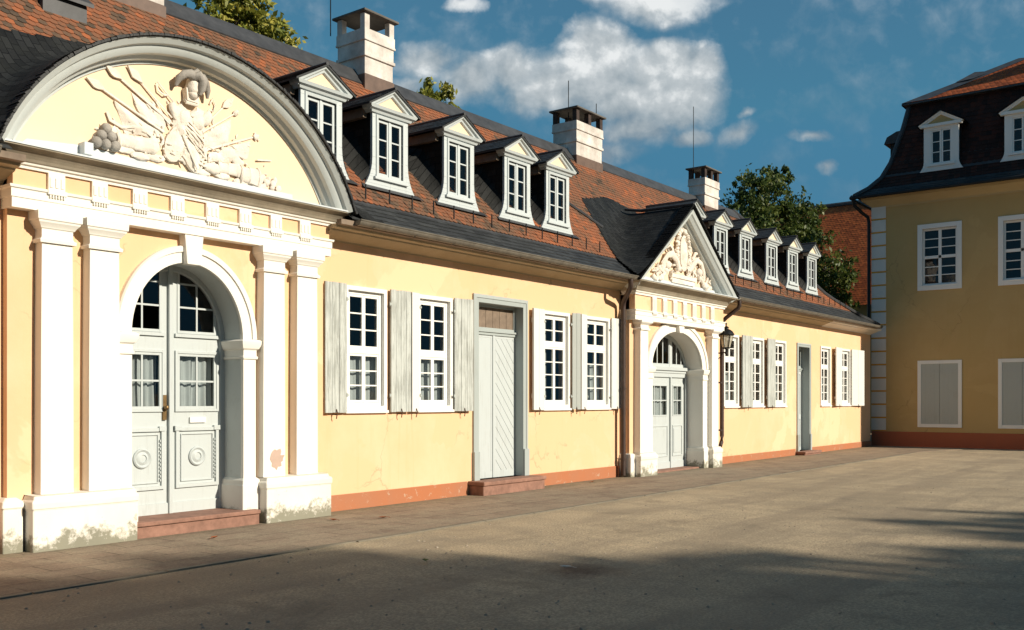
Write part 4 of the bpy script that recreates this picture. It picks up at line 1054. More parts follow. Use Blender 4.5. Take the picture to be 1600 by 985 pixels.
pl_.tube([(7.08, Y-.13, 5.7), (7.14, Y-.16, 5.75), (7.2, Y-.14, 5.73)], [.04, .045, .03], 8)
pl_.build('plume', 'reliefdark', po, smooth=60)
bs = MB(); bs.box(5.78, 8.72, -.225, -.14, 4.40, 4.50); bs.box(5.69, 5.80, -.28, -.14, 4.44, 4.58); bs.build('relief_base', 'zinc', po, bevel=.006)

# near portal door
def arched_door(po, inner, cx, zsp, ra, rb_, yd, z0):
    fr = MB(); fr.elev([(cx-ra+.0, z0)]+[(x, z) for x, z in inner]+[(cx+ra, z0)], [(-.075, yd+.03), (-.075, yd-.005), (-.06, yd-.018), (.0, yd-.018)], cap=False)
    return fr
yd = .27; fr = arched_door(po, inner1, 7.15, 2.46, .80, .92, yd, .2)
d1 = fr.build('door', 'door', H)
xm = 7.13
lights = []
for sgn in (-1, 1):
    l = MB(); pn = MB()
    a, b = (6.33, xm-.012) if sgn < 0 else (xm+.012, 7.97)
    ha, hb_ = (a+.14, b-.10) if sgn < 0 else (a+.10, b-.14)      # glazed opening across
    hs = [(ha, hb_, 1.54, 2.26), (ha, hb_, 2.52, 3.5)]
    wall_cells(l, a, b, .2, 3.5, yd+.012, hs, .04)
    lattice(l, pn, ha, hb_, 1.54, 2.26, 2, 2, .035, .024, yd+.0, yd+.03); lattice(l, pn, ha, hb_, 2.52, 3.5, 2, 3, .035, .024, yd+.0, yd+.03)
    casing(l, ha-.035, hb_+.035, 1.505, 2.295, .035, yd-.012, yd+.012); l.box(ha-.04, hb_+.04, yd-.02, yd+.012, 2.47, 2.515)
    # lower panel with rosette
    casing(l, ha-.03, hb_+.03, .52, 1.30, .045, yd-.018, yd+.013); casing(l, ha+.05, hb_-.05, .60, 1.22, .012, yd-.006, yd+.013)
    for zz in (.62+.05*i for i in range(11)): l.box(ha+.02, ha+.035, yd-.012, yd+.012, zz, zz+.03); l.box(hb_-.035, hb_-.02, yd-.012, yd+.012, zz, zz+.03)
    l.box(ha-.05, ha+.05, yd-.03, yd+.012, 1.26, 1.32); l.box(hb_-.05, hb_+.05, yd-.03, yd+.012, 1.26, 1.32)
    l.box(a, b, yd-.012, yd+.012, .2, .34)
    lo = l.build('leaf', 'door', d1, bevel=.002)
    pn.build('pane', 'glass', d1)
    r = MB(); rc_ = ((ha+hb_)/2, yd+.01, .92); r.lathe(rc_, [(.125, 0), (.125, -.018), (.11, -.03), (.095, -.02), (.085, -.012), (.07, -.022), (.05, -.03), (.045, -.016), (.02, -.02)], 24, 'y'); r.build('rosette', 'door', d1, smooth=50)
    cu = drape(ha, hb_, 1.5, 2.3, yd+.12, 5, .025, sgn+3.0); cu.build('curtain', 'curtain', d1, smooth=60)
k = MB(); k.box(xm-.03, xm+.022, yd-.04, yd+.01, .2, 3.4); k.build('astragal', 'door', d1, bevel=.008)
k = MB(); k.box(xm-.105, xm-.055, yd-.016, yd+.01, 1.40, 1.72); k.ball((xm-.08, yd-.055, 1.56), .032); k.tube([(xm-.08, yd-.01, 1.56), (xm-.08, yd-.05, 1.56)], .012, 6); k.build('handle', 'brass', d1, smooth=40)
k = MB(); k.box(xm+.06, xm+.1, yd-.006, yd+.012, 1.27, 1.32); k.build('keyhole', 'iron', d1)
k = MB(); k.box(7.42, 7.66, yd-.016, yd+.01, 1.36, 1.43); k.box(7.44, 7.64, yd-.02, yd-.012, 1.385, 1.41); k.build('letter_plate', 'frame', d1)

# --- far portal
P2 = dict(cx=20.05, hw=2.18, yw=-.22, ye=-.38, yc=-.66, yd=.19, ya=-.27, zsp=2.40, ra=1.24, rb=.84, rA=1.50, rB=1.05, zp=.52, zcap=3.24, zar=3.38, zfr=3.60, zco=3.92, zct=4.20,
          pil=[(18.06, 18.42), (21.55, 21.91)], plinths=[(17.98, 18.72), (21.5, 22.02)], yp=-.44, ntri=7, tri0=18.66, tris=.481, ytm=-.3, revmat='white')
po2, zct2, cx0, cx1, inner2 = portal(P2)
po2['label'] = 'far portal with single pilasters under a pointed gable'
k = MB(); k.plan([(17.80, 0), (17.80, -.3), (18.0, -.3)], [(0, -.03), (0, .42), (-.02, .5), (-.1, .52)]); k.build('side_plinth', 'plinth', po2, bevel=.015)
tri = [(17.60, 4.20), (20.0, 6.02), (22.40, 4.20)]
pd = MB(); pd.elev(tri, [(-.26, -.29), (-.26, -.33), (-.22, -.34), (-.21, -.44), (-.16, -.48), (-.15, -.55), (-.09, -.60), (-.07, -.63), (.0, -.66), (.0, -.1)])
pd.build('pediment', 'greyw', po2)
ty = MB(); ty.xz([(17.9, 4.2), (22.1, 4.2), (20.0, 5.8)], -.30, -.2); ty.build('tympanum', 'pale', po2)
rl = MB(); Y = -.30
# cartouche with wreath, scrolls, garlands on a block
disc((20.1, 5.06), .19, .42, 0, .13)
for sgn in (-1, 1):
    for i in range(15):
        t = i/14; a = R(90+sgn*(10+t*130)); rl.ball((20.1+.31*math.cos(a), Y-.08, 5.08+.52*math.sin(a)), (.075, .06, .05), 8, rot=a+sgn*.6)
    x = lambda v, s=sgn: 20.1+s*v
    rl.tube([(x(.25), Y-.09, 4.66), (x(.42), Y-.13, 4.85), (x(.62), Y-.12, 4.97), (x(.85), Y-.11, 4.92), (x(1.0), Y-.1, 4.72), (x(1.05), Y-.08, 4.52)], [.05, .075, .08, .07, .06, .045], 8)
    rl.tube([(x(.35), Y-.06, 4.78), (x(.6), Y-.08, 5.12), (x(.72), Y-.08, 5.16), (x(.78), Y-.07, 5.06), (x(.70), Y-.07, 5.0)], [.04, .05, .05, .04, .03], 8)
    for i in range(13): 
        t = i/12; rl.ball((x(.78+.62*t), Y-.07, 4.62-.26*math.sin(t*1.8)+rnd.uniform(-.03, .03)), rnd.uniform(.05, .08), 8)
    rl.ball((x(.78), Y-.09, 4.70), (.12, .08, .1))
rl.ball((20.1, Y-.1, 5.55), (.09, .08, .07)); rl.box(19.5, 20.7, Y-.12, Y, 4.46, 4.54); rl.box(19.55, 20.65, Y-.08, Y, 4.34, 4.46)
for i in range(120):
    sgn = rnd.choice((-1, 1)); t = rnd.random(); x = 20.1+sgn*(.2+1.2*t); z = 4.45+.62*(1-t)*rnd.random()+.1*rnd.random()
    s_ = rnd.uniform(.5, 1.2); rl.ball((x, Y-.07, z), (.10*s_, .05, .03*s_), 6, rot=sgn*rnd.uniform(-1.2, 1.2))
rl.v = [(x_+.03*noise.noise((x_*9, z_*9, 1)), -.30+(y_+.30)*.75+.03*noise.noise((x_*11, z_*11, 5))*(y_ < -.31), z_+.03*noise.noise((x_*9, z_*9, 9))) for x_, y_, z_ in rl.v]
rl.build('cartouche_relief', 'relief', po2, smooth=45)
bs = MB(); bs.box(18.2, 21.9, -.33, -.29, 4.2, 4.35); bs.build('relief_base', 'zinc', po2)
def gable(x): 
    dx = abs(x-20.0); return 6.07-dx*(1.82/2.4)
xs2 = [17.3+.05*i for i in range(109)]
s2 = slate_sheet(gable, xs2, -.67, 1.62, 64, lambda y: 17.52+(y+.52)*.48, lambda y: 22.5-(y+.52)*.48, lambda x: 1.38+.28*max(0, 1-abs(x-20)/1.6), .035, 7)
for sgn in (-1, 1):
    a = (20.0+sgn*2.47, 4.2-.01); b = (20.0, 6.07+.07)
    d_ = Vector((b[0]-a[0], b[1]-a[1])); n_ = int(d_.length/.1)
    for i in range(n_):
        p0 = Vector(a)+d_*(i/n_); p1 = Vector(a)+d_*((i+.95)/n_); nn = Vector((-d_.y, d_.x)).normalized()*(-sgn*-1 if sgn < 0 else 1)*1
        if nn.y < 0: nn = -nn
        e = rnd.uniform(0, .01)
        s2.xz([tuple(p0-nn*.02), tuple(p1-nn*.02), tuple(p1+nn*(.012+e)), tuple(p0+nn*(.02+e))], -.69, -.4)
s2.build('portal_roof', 'slate', po2, smooth=40)
rg = MB(); rg.tube([(20.0, -.68, 6.15), (20.0, .7, 6.16), (20.0, 1.15, 6.24)], [.04, .04, .03], 6); rg.build('ridge_roll', 'lead', po2)

# far portal door: glazed fanlight over an off-centre pair
yd = .19
fr = MB(); fr.elev([(18.81, .05)]+inner2+[(21.29, .05)], [(-.09, yd+.03), (-.09, yd-.01), (.0, yd-.01)], cap=False)
d2 = fr.build('door', 'door', H)
l = MB(); pn = MB()
l.box(18.81, 21.3, yd-.05, yd+.03, 2.30, 2.36); l.box(18.81, 21.3, yd-.09, yd+.03, 2.36, 2.44); l.box(18.81, 21.3, yd-.03, yd+.03, 2.2, 2.30)
l.box(20.42, 20.56, yd-.012, yd+.03, 2.44, 3.3); l.box(19.2, 19.3, yd-.012, yd+.03, 2.44, 3.2)
l.box(18.81, 21.3, yd-.005, yd+.03, 2.44, 2.52)
for a, b, nc in ((18.81, 19.2, 2), (19.3, 20.42, 4), (20.56, 21.3, 3)): lattice(l, pn, a, b, 2.50, 3.3, nc, 1, .02, .035, yd, yd+.025)
l.build('fanlight', 'door', d2, bevel=.003); pn.build('pane', 'glass', d2)
for a, b, nc in ((18.81, 19.27, 1), (19.28, 20.46, 3), (20.50, 21.2, 2)):
    l = MB(); pn = MB(); m_ = .12 if nc > 1 else .08
    wall_cells(l, a, b, .04, 2.2, yd+.012, [(a+m_, b-m_, 1.28, 2.02)], .04)
    lattice(l, pn, a+m_, b-m_, 1.28, 2.02, nc, 2, .03, .025, yd, yd+.03)
    casing(l, a+m_-.02, b-m_+.02, .32, 1.06, .025, yd-.004, yd+.013); l.box(a+m_+.05, b-m_-.05, yd+.0, yd+.013, .4, .98); l.box(a, b, yd-.01, yd+.012, .04, .2)
    l.build('leaf', 'door', d2, bevel=.003); pn.build('pane', 'glass', d2)
    cu = drape(a+.05, b-.05, 1.2, 2.1, yd+.1, 6, .02, a); cu.build('curtain', 'curtain', d2, smooth=60)
k = MB(); k.box(20.455, 20.51, yd-.03, yd+.02, .04, 2.2); k.build('astragal', 'door', d2, bevel=.006)
k = MB(); k.box(21.2, 21.3, yd-.04, yd+.02, .04, 2.2); k.build('door_post', 'door', d2, bevel=.006)
k = MB(); k.box(19.36, 19.39, yd-.012, yd+.01, 1.1, 1.22); k.ball((19.375, yd-.05, 1.17), .025); k.build('handle', 'iron', d2)
st = MB(); st.box(18.8, 21.3, -.2, .3, -.02, .045); st.build('step', 'sand', po2, bevel=.01)

# ------------------------------------------------------------------ wall lantern
L0 = empty('wall_lantern', (22.5, 0, 2.8), 'black iron lantern with glass sides on a wall bracket beside the far portal', 'lantern')
lx, ly, lz = 22.40, -.36, 2.93
b = MB(); b.box(lx-.06, lx+.06, -.03, 0, 2.62, 2.98); b.tube([(lx, 0, 2.86), (lx, -.2, 2.84), (lx, -.36, 2.86), (lx, -.36, lz)], .018, 8); b.tube([(lx, 0, 2.66), (lx, -.1, 2.67), (lx, -.2, 2.74), (lx, -.26, 2.83)], .013, 8)
b.ball((lx, -.36, 2.83), .035); b.build('bracket', 'iron', L0, smooth=40)
f = MB(); n = 6
bot = [(lx+.10*math.cos(i*2*math.pi/n), ly+.10*math.sin(i*2*math.pi/n), lz+.04) for i in range(n)]; top = [(lx+.175*math.cos(i*2*math.pi/n), ly+.175*math.sin(i*2*math.pi/n), lz+.36) for i in range(n)]
for i in range(n): f.tube([bot[i], top[i]], .010, 5); f.tube([bot[i], bot[(i+1) % n]], .011, 5); f.tube([top[i], top[(i+1) % n]], .013, 5)
f.lathe((lx, ly, lz), [(.03, 0), (.11, .03), (.11, .045), (.02, .05)], 6); fo = f.build('frame', 'iron', L0)
gl = MB()
for i in range(n): gl.quad(bot[i], bot[(i+1) % n], top[(i+1) % n], top[i])
gl.build('pane', 'lampglass', L0)
c = MB(); c.lathe((lx, ly, lz), [(.2, .355), (.21, .365), (.19, .40), (.16, .45), (.11, .49), (.06, .51), (.055, .53), (.075, .54), (.05, .57), (.018, .585), (.014, .62), (.026, .64), (.012, .67)], 12); c.build('cap', 'iron', L0, smooth=40)
c = MB(); c.tube([(lx, ly, lz+.05), (lx, ly, lz+.2)], .022, 8); c.ball((lx, ly, lz+.24), .04); c.build('lamp_holder', 'frame', L0)

# ------------------------------------------------------------------ corner mansion (its front faces -X)
XR = 35.9
MH = empty('corner_mansion', (XR, -4, 0), 'tall shaded ochre house with mansard roof and white corner blocks closing the courtyard', 'house')
y0, y1 = -9.0, .12; zc = 8.72
UW = [(-1.50, -2.86), (-4.10, -5.46), (-6.7, -8.06)]
w = MB()
def px_(mb, a, b, c, d): mb.quad(a, b, c, d)
hl_ = [(b, a, 5.58, 7.86) for a, b in UW]+[(b, a, .74, 3.04) for a, b in UW]
ysp = sorted({y0, y1, *[h[0] for h in hl_], *[h[1] for h in hl_]}); zsp = sorted({0, zc+.3, *[h[2] for h in hl_], *[h[3] for h in hl_]})
for a, b in zip(ysp, ysp[1:]):
    for c, d in zip(zsp, zsp[1:]):
        if any(h[0] < (a+b)/2 < h[1] and h[2] < (c+d)/2 < h[3] for h in hl_): continue
        w.quad((XR, a, c), (XR, b, c), (XR, b, d), (XR, a, d))
for a, b, c, d in hl_:
    for p_, r_ in (((a, c), (a, d)), ((b, c), (b, d)), ((a, c), (b, c)), ((a, d), (b, d))): w.quad((XR, *p_), (XR, *r_), (XR+.2, *r_), (XR+.2, *p_))
w.quad((XR, y1, 0), (XR+12, y1, 0), (XR+12, y1, zc+.3), (XR, y1, zc+.3)); w.quad((XR, y0, 0), (XR, y0, zc+.3), (XR+12, y0, zc+.3), (XR+12, y0, 0)); w.quad((XR+12, y0, 0), (XR+12, y1, 0), (XR+12, y1, zc+.3), (XR+12, y0, zc+.3))
w.build('wall', 'yellow2', MH)
i_ = MB(); i_.quad((XR+1.2, y0+.1, .1), (XR+1.2, y1-.1, .1), (XR+1.2, y1-.1, zc), (XR+1.2, y0+.1, zc)); i_.build('interior', 'dark', MH)
s = MB(); s.box(XR-.05, XR+.01, y0, y1+.03, -.03, .53); s.build('skirting', 'redbase', MH, bevel=.01)
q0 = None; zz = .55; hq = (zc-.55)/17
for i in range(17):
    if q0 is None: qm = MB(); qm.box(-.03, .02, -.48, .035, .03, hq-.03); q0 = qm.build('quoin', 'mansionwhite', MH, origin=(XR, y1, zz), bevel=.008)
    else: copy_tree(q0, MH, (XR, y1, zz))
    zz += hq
qb = MB(); qb.box(XR-.012, XR+.01, y1-.48, y1+.03, .55, zc)
qmat = plaster('quoin_joint_plaster', (.62, .32, .06), (.5, .26, .05), .4); qb.build('quoin_backing', qmat, MH)
def ybox(mb, ya, yb, xa, xb, za, zb): mb.box(xa, xb, min(ya, yb), max(ya, yb), za, zb)
def ycasing(mb, ya, yb, za, zb, wd, xa, xb):
    ybox(mb, ya, ya+wd, xa, xb, za, zb); ybox(mb, yb-wd, yb, xa, xb, za, zb); ybox(mb, ya+wd, yb-wd, xa, xb, zb-wd, zb); ybox(mb, ya+wd, yb-wd, xa, xb, za, za+wd)
wo_ = None; sh_ = None
for a, b in UW:
    ym = (a+b)/2; hw = .68
    if wo_ is None:
        f = MB(); pn = MB(); ycasing(f, -hw-.05, hw+.05, -.02, 2.32, .16, -.04, .03); 
        ycasing(f, -hw+.1, hw-.1, .15, 2.16, .07, .06, .12); f.box(.055, .11, -hw+.17, hw-.17, 1.10, 1.20); f.box(.055, .11, -.05, .05, .22, 2.09)
        f.box(-.05, .05, -hw+.06, hw-.06, .115, .16)
        for ya, yb in ((-hw+.17, -.05), (.05, hw-.17)):
            for za, zb in ((.22, 1.10), (1.20, 2.09)):
                for j in (1, 2): f.box(.07, .1, ya, yb, za+(zb-za)*j/3-.015, za+(zb-za)*j/3+.015)
                for j in range(3):
                    c, d = za+(zb-za)*j/3, za+(zb-za)*(j+1)/3; t = rnd.uniform(-.006, .006); pn.quad((.085+t, ya, c), (.085-t, yb, c), (.085-t, yb, d), (.085+t, ya, d))
        wo_ = f.build('window', 'frame', MH, origin=(XR, ym, 5.56), bevel=.004); p_ = pn.build('pane', 'glass', None); p_.parent = wo_; p_.location = (0, 0, 0)
        f = MB(); ycasing(f, -hw-.05, hw+.05, -.02, 2.34, .12, -.035, .03)
        sh_ = f.build('shuttered_window', 'frame', MH, origin=(XR, ym, .72), bevel=.004)
        for ya, yb in ((-hw+.07, -.004), (.004, hw-.07)):
            s = MB(); n = 4
            for j in range(n): s.box(-.012+rnd.uniform(-.0015, .0015), .03, ya+(yb-ya)*j/n+.0005, ya+(yb-ya)*(j+1)/n-.0005, .10, 2.22)
            for zz in (.42, 1.86): s.box(-.024, -.010, ya+.01, yb-.01, zz, zz+.06)
            so_ = s.build('shutter', 'shutgrey', None); so_.parent = sh_; so_.location = (0, 0, 0)
    else:
        copy_tree(wo_, MH, (XR, ym, 5.56)); copy_tree(sh_, MH, (XR, ym, .72))
# eave cornice, mansard, upper roof
c = MB(); pth = [(XR+12, y1), (XR, y1), (XR, y0), (XR+12, y0)]
c._sweep(pth, [(-.01, zc-.08), (.02, zc-.08), (.03, zc-.02), (.05, zc), (.12, zc+.06), (.25, zc+.16), (.3, zc+.2), (.32, zc+.3), (-.01, zc+.3)], lambda p, h: (p.x, p.y, h), False, False, lambda d: (-d.y*-1 if False else d.y*-1*-1, -d.x) if False else (d.y, -d.x))
c.build('eave_cornice', plaster('mansion_cornice', (.5, .38, .2), (.42, .31, .15), .5), MH)
ME = [(.50, 9.05), (.1, 9.35), (-.25, 9.75), (-.5, 10.3), (-.85, 11.6), (-1.05, 12.55)]    # (offset out from wall line, z)
def ring(o): return [(XR-o, y1+o), (XR-o, y0-o), (XR+12+o, y0-o), (XR+12+o, y1+o)]
rb = MB()
for (o0, z0), (o1, z1) in zip(ME, ME[1:]):
    r0, r1 = ring(o0), ring(o1)
    for i in range(4): rb.quad((*r0[i], z0), (*r0[(i+1) % 4], z0), (*r1[(i+1) % 4], z1), (*r1[i], z1))
ov = -.80; ro = ring(ov); zu = 12.52; ru = ring(-4.1); zt = 14.35
for i in range(4):
    rb.quad((*ro[i], zu), (*ro[(i+1) % 4], zu), (*ru[(i+1) % 4], zt), (*ru[i], zt))
    r1 = ring(-1.1); rb.quad((*ro[i], zu-.02), (*ro[(i+1) % 4], zu-.02), (*r1[(i+1) % 4], zu-.08), (*r1[i], zu-.08)); rb.quad((*ro[i], zu), (*ro[(i+1) % 4], zu), (*ro[(i+1) % 4], zu-.06), (*ro[i], zu-.06))
rb.quad(*[(*p, zt) for p in ru])
mroof = rb.build('roof', 'lead', MH)
tm = MB(); prof = [(-o, z) for o, z in ME]
def yfar(o): return y1-o
tiles(tm, prof, lambda y: y0-.5+y, lambda y: y1-.12-y, -.2, 9, .17, .18, .016, True, lambda x, y: rnd.uniform(0, 1), place=lambda a, y, z: (XR+y, a, z))
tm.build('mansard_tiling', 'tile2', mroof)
tm = MB(); tiles(tm, prof, lambda y: y0-.5+y, lambda y: y1-y, -.6, -.18, .15, .24, .012, False, lambda x, y: rnd.uniform(.1, .9), place=lambda a, y, z: (XR+y, a, z)); tm.build('eave_slating', 'slatetile', mroof)
tm = MB(); tiles(tm, [(-ov, zu), (4.1, zt)], lambda y: y0+y, lambda y: y1-.35-y, -9, 9, .16, .18, .016, True, lambda x, y: rnd.uniform(0, 1), place=lambda a, y, z: (XR+y, a, z)); tm.build('upper_tiling', 'tile3', mroof)
hc = MB(); hc.tube([(XR-o, y1+o, z+.05) for o, z in ME], .09, 8); hc.build('hip_capping', 'lead', mroof)
hc = MB(); r0, r1 = ring(ov)[0], ring(-4.1)[0]
e = .42
hc.add([(r0[0], r0[1], zu+.03), (r0[0], r0[1]-e*2.2, zu+.03), (r1[0], r1[1]-e, zt+.05), (r1[0], r1[1], zt+.09), (r0[0]+e*2, r0[1], zu+.03), (r1[0]+e, r1[1], zt+.05)], [(0, 1, 2, 3), (0, 3, 5, 4)])
hc.add([(r0[0]+1.5, r0[1]-1.5, zu+.9), (r0[0]+1.5, r0[1]-2.1, zu+.93), (r0[0]+2.4, r0[1]-2.6, zu+1.35), (r0[0]+2.3, r0[1]-2.0, zu+1.4)], [(0, 1, 2, 3)])
hc.build('hip_slating', 'lead', mroof)
gt = MB(); gt.tube([(XR-.56, y0-.5, 9.02), (XR-.56, y1+.62, 9.02), (XR+6, y1+.62, 9.02)], .06, 8); gt.build('gutter', 'iron', MH)
dp = MB(); dp.tube([(XR-.5, y1+.55, 8.98), (XR-.48, y1+.5, 8.75), (XR-.2, y1+.3, 8.5), (XR-.08, y1+.14, 8.35), (XR-.06, y1+.11, 8.15), (XR-.06, y1+.11, .05)], .06, 10); dp.build('downpipe', 'iron', MH, smooth=50)
# mansard dormers
def mdormer():
    f = MB(); pn = MB(); hw = .58; zt = 1.62
    def yzp(pts, xa, xb): f.yz(pts, xa, xb)
    def fy(z): return hw+(.14*((.35-z)/.35)**2 if z < .35 else 0)
    zs = [0, .08, .16, .25, .35, 1.45, zt]
    for sgn in (-1, 1):
        for a, b in zip(zs, zs[1:]):
            inn = .34 if a >= .25 and b <= 1.45 else 0
            f.yz([(sgn*inn, a), (sgn*fy(a), a), (sgn*fy(b), b), (sgn*inn, b)], 0, .06)
    f.box(-.05, .0, -.46, .46, .17, .25)
    o = f.build('dormer', 'frame', MH, origin=(XR+.22, -2.18, 9.78), bevel=.004)
    def sub(mb, name, mat, **k):
        b = mb.build(name, mat, None, **k); b.parent = o; b.location = (0, 0, 0)
    s = MB()
    for ya, yb in ((-.34, -.005), (.005, .34)):
        ycasing(s, ya, yb, .25, 1.45, .05, .03, .07)
        for j in (1, 2): s.box(.035, .06, ya, yb, .3+1.1*j/3-.013, .3+1.1*j/3+.013)
        for j in range(3): t = rnd.uniform(-.006, .006); pn.quad((.05+t, ya+.05, .3+1.1*j/3), (.05-t, yb-.05, .3+1.1*j/3), (.05-t, yb-.05, .3+1.1*(j+1)/3), (.05+t, ya+.05, .3+1.1*(j+1)/3))
    sub(s, 'sash', 'frame'); sub(pn, 'pane', 'glass')
    p = MB(); pw = .74; ap = .46
    p.box(-.10, .05, -hw-.1, hw+.1, zt-.06, zt+.04)
    p.elevy([(-pw, zt+.02), (0, zt+ap), (pw, zt+.02)], [(-.11, 0), (-.1, -.05), (-.05, -.06), (-.04, -.1), (0, -.12), (0, .05)]); sub(p, 'pediment', 'frame')
    t = MB(); t.yz([(-pw+.1, zt+.03), (pw-.1, zt+.03), (0, zt+ap-.09)], -.015, .05); sub(t, 'tympanum', 'yellow2')
    r = MB()
    for sgn in (-1, 1):
        r.quad((-.13, 0, zt+ap+.02), (1.1, 0, zt+ap+.02), (1.1, sgn*(pw+.05), zt+.03), (-.13, sgn*(pw+.05), zt+.03)); r.quad((-.13, 0, zt+ap-.01), (1.1, 0, zt+ap-.01), (1.1, sgn*(pw+.05), zt), (-.13, sgn*(pw+.05), zt))
        r.quad((.03, sgn*(hw-.02), 0.02), (1.2, sgn*(hw-.02), .02), (1.2, sgn*(hw-.02), zt), (.03, sgn*(hw-.02), zt)); r.quad((.02, sgn*(hw+.12), 0), (.5, sgn*(hw+.3), .3), (.5, sgn*(hw-.02), .6), (.02, sgn*(hw-.02), .4))
    sub(r, 'dormer_roof', 'slatetile')
    return o
md = mdormer()
for yy in (-4.78, -7.38): copy_tree(md, MH, (XR+.22, yy, 9.78))
# dormer on the far side seen edge-on, and the small one on the upper roof
sd = MB(); sd.box(XR+1.6, XR+3.0, y1-1.0, y1-.18, 9.9, 11.35); sd.build('side_dormer', 'slatetile', MH)
sr = MB(); sr.yz([(y1+.0, 11.30), (y1-.1, 11.55), (y1-.45, 11.72), (y1-1.2, 11.75), (y1-1.2, 11.3)], XR+1.4, XR+3.2); sr.build('side_dormer_roof', 'lead', MH)
ud = MB(); ud.box(XR+2.2, XR+3.4, -5.65, -4.75, 13.1, 13.95)
ud.yz(arc(-5.2, 13.95, .62, .42, 0, 180, 14), XR+2.05, XR+3.8); ud.yz([(-5.95, 13.0), (-4.45, 13.0), (-4.62, 13.2), (-4.72, 13.5), (-5.68, 13.5), (-5.78, 13.2)], XR+2.1, XR+2.3)
ud.build('upper_dormer', 'frame', MH, smooth=40)

# ------------------------------------------------------------------ far house
FH = empty('far_house', (50, 6, 0), 'distant house with a steep faded orange tile roof behind the trees', 'house')
w = MB(); w.box(50, 58, .6, 15, 0, 6.95); w.yz([(.6, 6.95), (15, 6.95), (15, 6.95)], 50, 50.01) if False else None
w.add([(50, .6, 6.95), (58, .6, 6.95), (54, .6, 12.5)], [(0, 1, 2)]); w.add([(50, 15, 6.95), (58, 15, 6.95), (54, 15, 12.5)], [(0, 1, 2)]); w.build('wall', 'dullwall', FH)
r = MB()
for sgn in (-1, 1): r.quad((54+sgn*4.4, .3, 6.5), (54+sgn*4.4, 15.3, 6.5), (54, 15.3, 12.6), (54, .3, 12.6))
fr_ = r.build('roof', 'lead', FH)
tm = MB(); tiles(tm, [(-4.4, 6.5), (0, 12.6)], lambda y: .3, lambda y: 15.2, -9, 9, .15, .17, .008, True, lambda x, y: rnd.uniform(.1, 1), place=lambda a, y, z: (54+y, a, z)); tm.build('tiling', 'tile3', fr_)
r = MB(); r.tube([(54, .3, 12.63), (54, 15.3, 12.63)], .14, 8); r.build('ridge_capping', 'lead', fr_)

# ------------------------------------------------------------------ trees
def tree(name, base, trunk_h, r0, blobs, nleaf, size, mat, label, group=None, droop=0, spread=1.0, lean=(0, 0)):
    T = empty(name, base, label, 'tree', group); bx, by, _ = base
    t = MB(); top = Vector((bx+lean[0], by+lean[1], trunk_h))
    t.tube([(bx, by, -.1), (bx+lean[0]*.3+.05, by+lean[1]*.3, trunk_h*.35), (bx+lean[0]*.7-.05, by+lean[1]*.7, trunk_h*.75), top], [r0*1.25, r0, r0*.75, r0*.5], 10)
    for cx_, cy_, cz_, rr in blobs:
        s = Vector((bx, by, trunk_h*rnd.uniform(.55, .95))); e = Vector((cx_, cy_, cz_)); m = (s+e)/2+Vector((rnd.uniform(-.3, .3), rnd.uniform(-.3, .3), .3))
        t.tube([s, m, e], [r0*.32, r0*.2, r0*.06], 6)
        for _ in range(5):
            d = Vector((rnd.gauss(0, 1), rnd.gauss(0, 1), rnd.gauss(0, .8))).normalized()*rr*.9; t.tube([(m+e)/2, e+d*.5, e+d], [r0*.09, r0*.05, r0*.012], 5)
    t.build('trunk', 'bark', T, smooth=60)
    c = MB(); tot = sum(b[3]**2 for b in blobs); vv = []; ff = []
    for cx_, cy_, cz_, rr in blobs:
        nl = int(nleaf*rr*rr/tot); ncl = max(6, nl//38)
        for _ in range(ncl):
            d = Vector((rnd.gauss(0, 1), rnd.gauss(0, 1), rnd.gauss(0, 1))).normalized(); p = Vector((cx_, cy_, cz_))+d*rr*(rnd.uniform(.25, 1.08)**.6)*spread
            cr = rr*rnd.uniform(.10, .26); ct = rnd.uniform(.15, .85)
            for _ in range(38):
                o = Vector((rnd.gauss(0, 1), rnd.gauss(0, 1), rnd.gauss(0, .75)))*cr*.62
                if droop: o.z -= abs(rnd.gauss(0, 1))*droop*cr
                q_ = p+o; a = Vector((rnd.gauss(0, 1), rnd.gauss(0, 1), rnd.gauss(0, 1)-droop)).normalized(); b = a.cross(Vector((rnd.gauss(0, 1), rnd.gauss(0, 1), rnd.gauss(0, 1)))).normalized()
                sz = size*rnd.uniform(.6, 1.3)
                i0 = c.add([q_-a*sz*.55, q_+b*sz*.28+a*sz*.05, q_+a*sz*.6, q_-b*sz*.28+a*sz*.05], [(0, 1, 2, 3)])
                c.t[i0] = max(0, min(1, ct+rnd.gauss(0, .18)))
    c.build('crown', mat, T)
    return T
tree('garden_tree', (17.4, 12.4, 0), 10.5, .22, [(17.0, 12.2, 12.9, 1.0), (18.0, 12.6, 12.2, .95), (16.5, 12.3, 12.2, .9), (17.6, 12.3, 11.5, 1.4), (18.9, 12.6, 11.6, .7), (17.3, 12.2, 13.8, .7)], 8500, .20, M['leafA'], 'yellow green treetop rising behind the roof ridge left of the tallest white chimney', 'trees behind the long house')
tree('garden_tree', (25.8, 12.6, 0), 10.3, .22, [(25.6, 12.4, 12.3, .75), (26.5, 12.5, 11.8, .7), (25.0, 12.4, 11.8, .7), (27.5, 12.6, 11.4, .55), (26, 12.4, 11.2, 1.0)], 6000, .19, M['leafA'], 'small yellow green treetop peeping over the ridge between two chimneys', 'trees behind the long house')
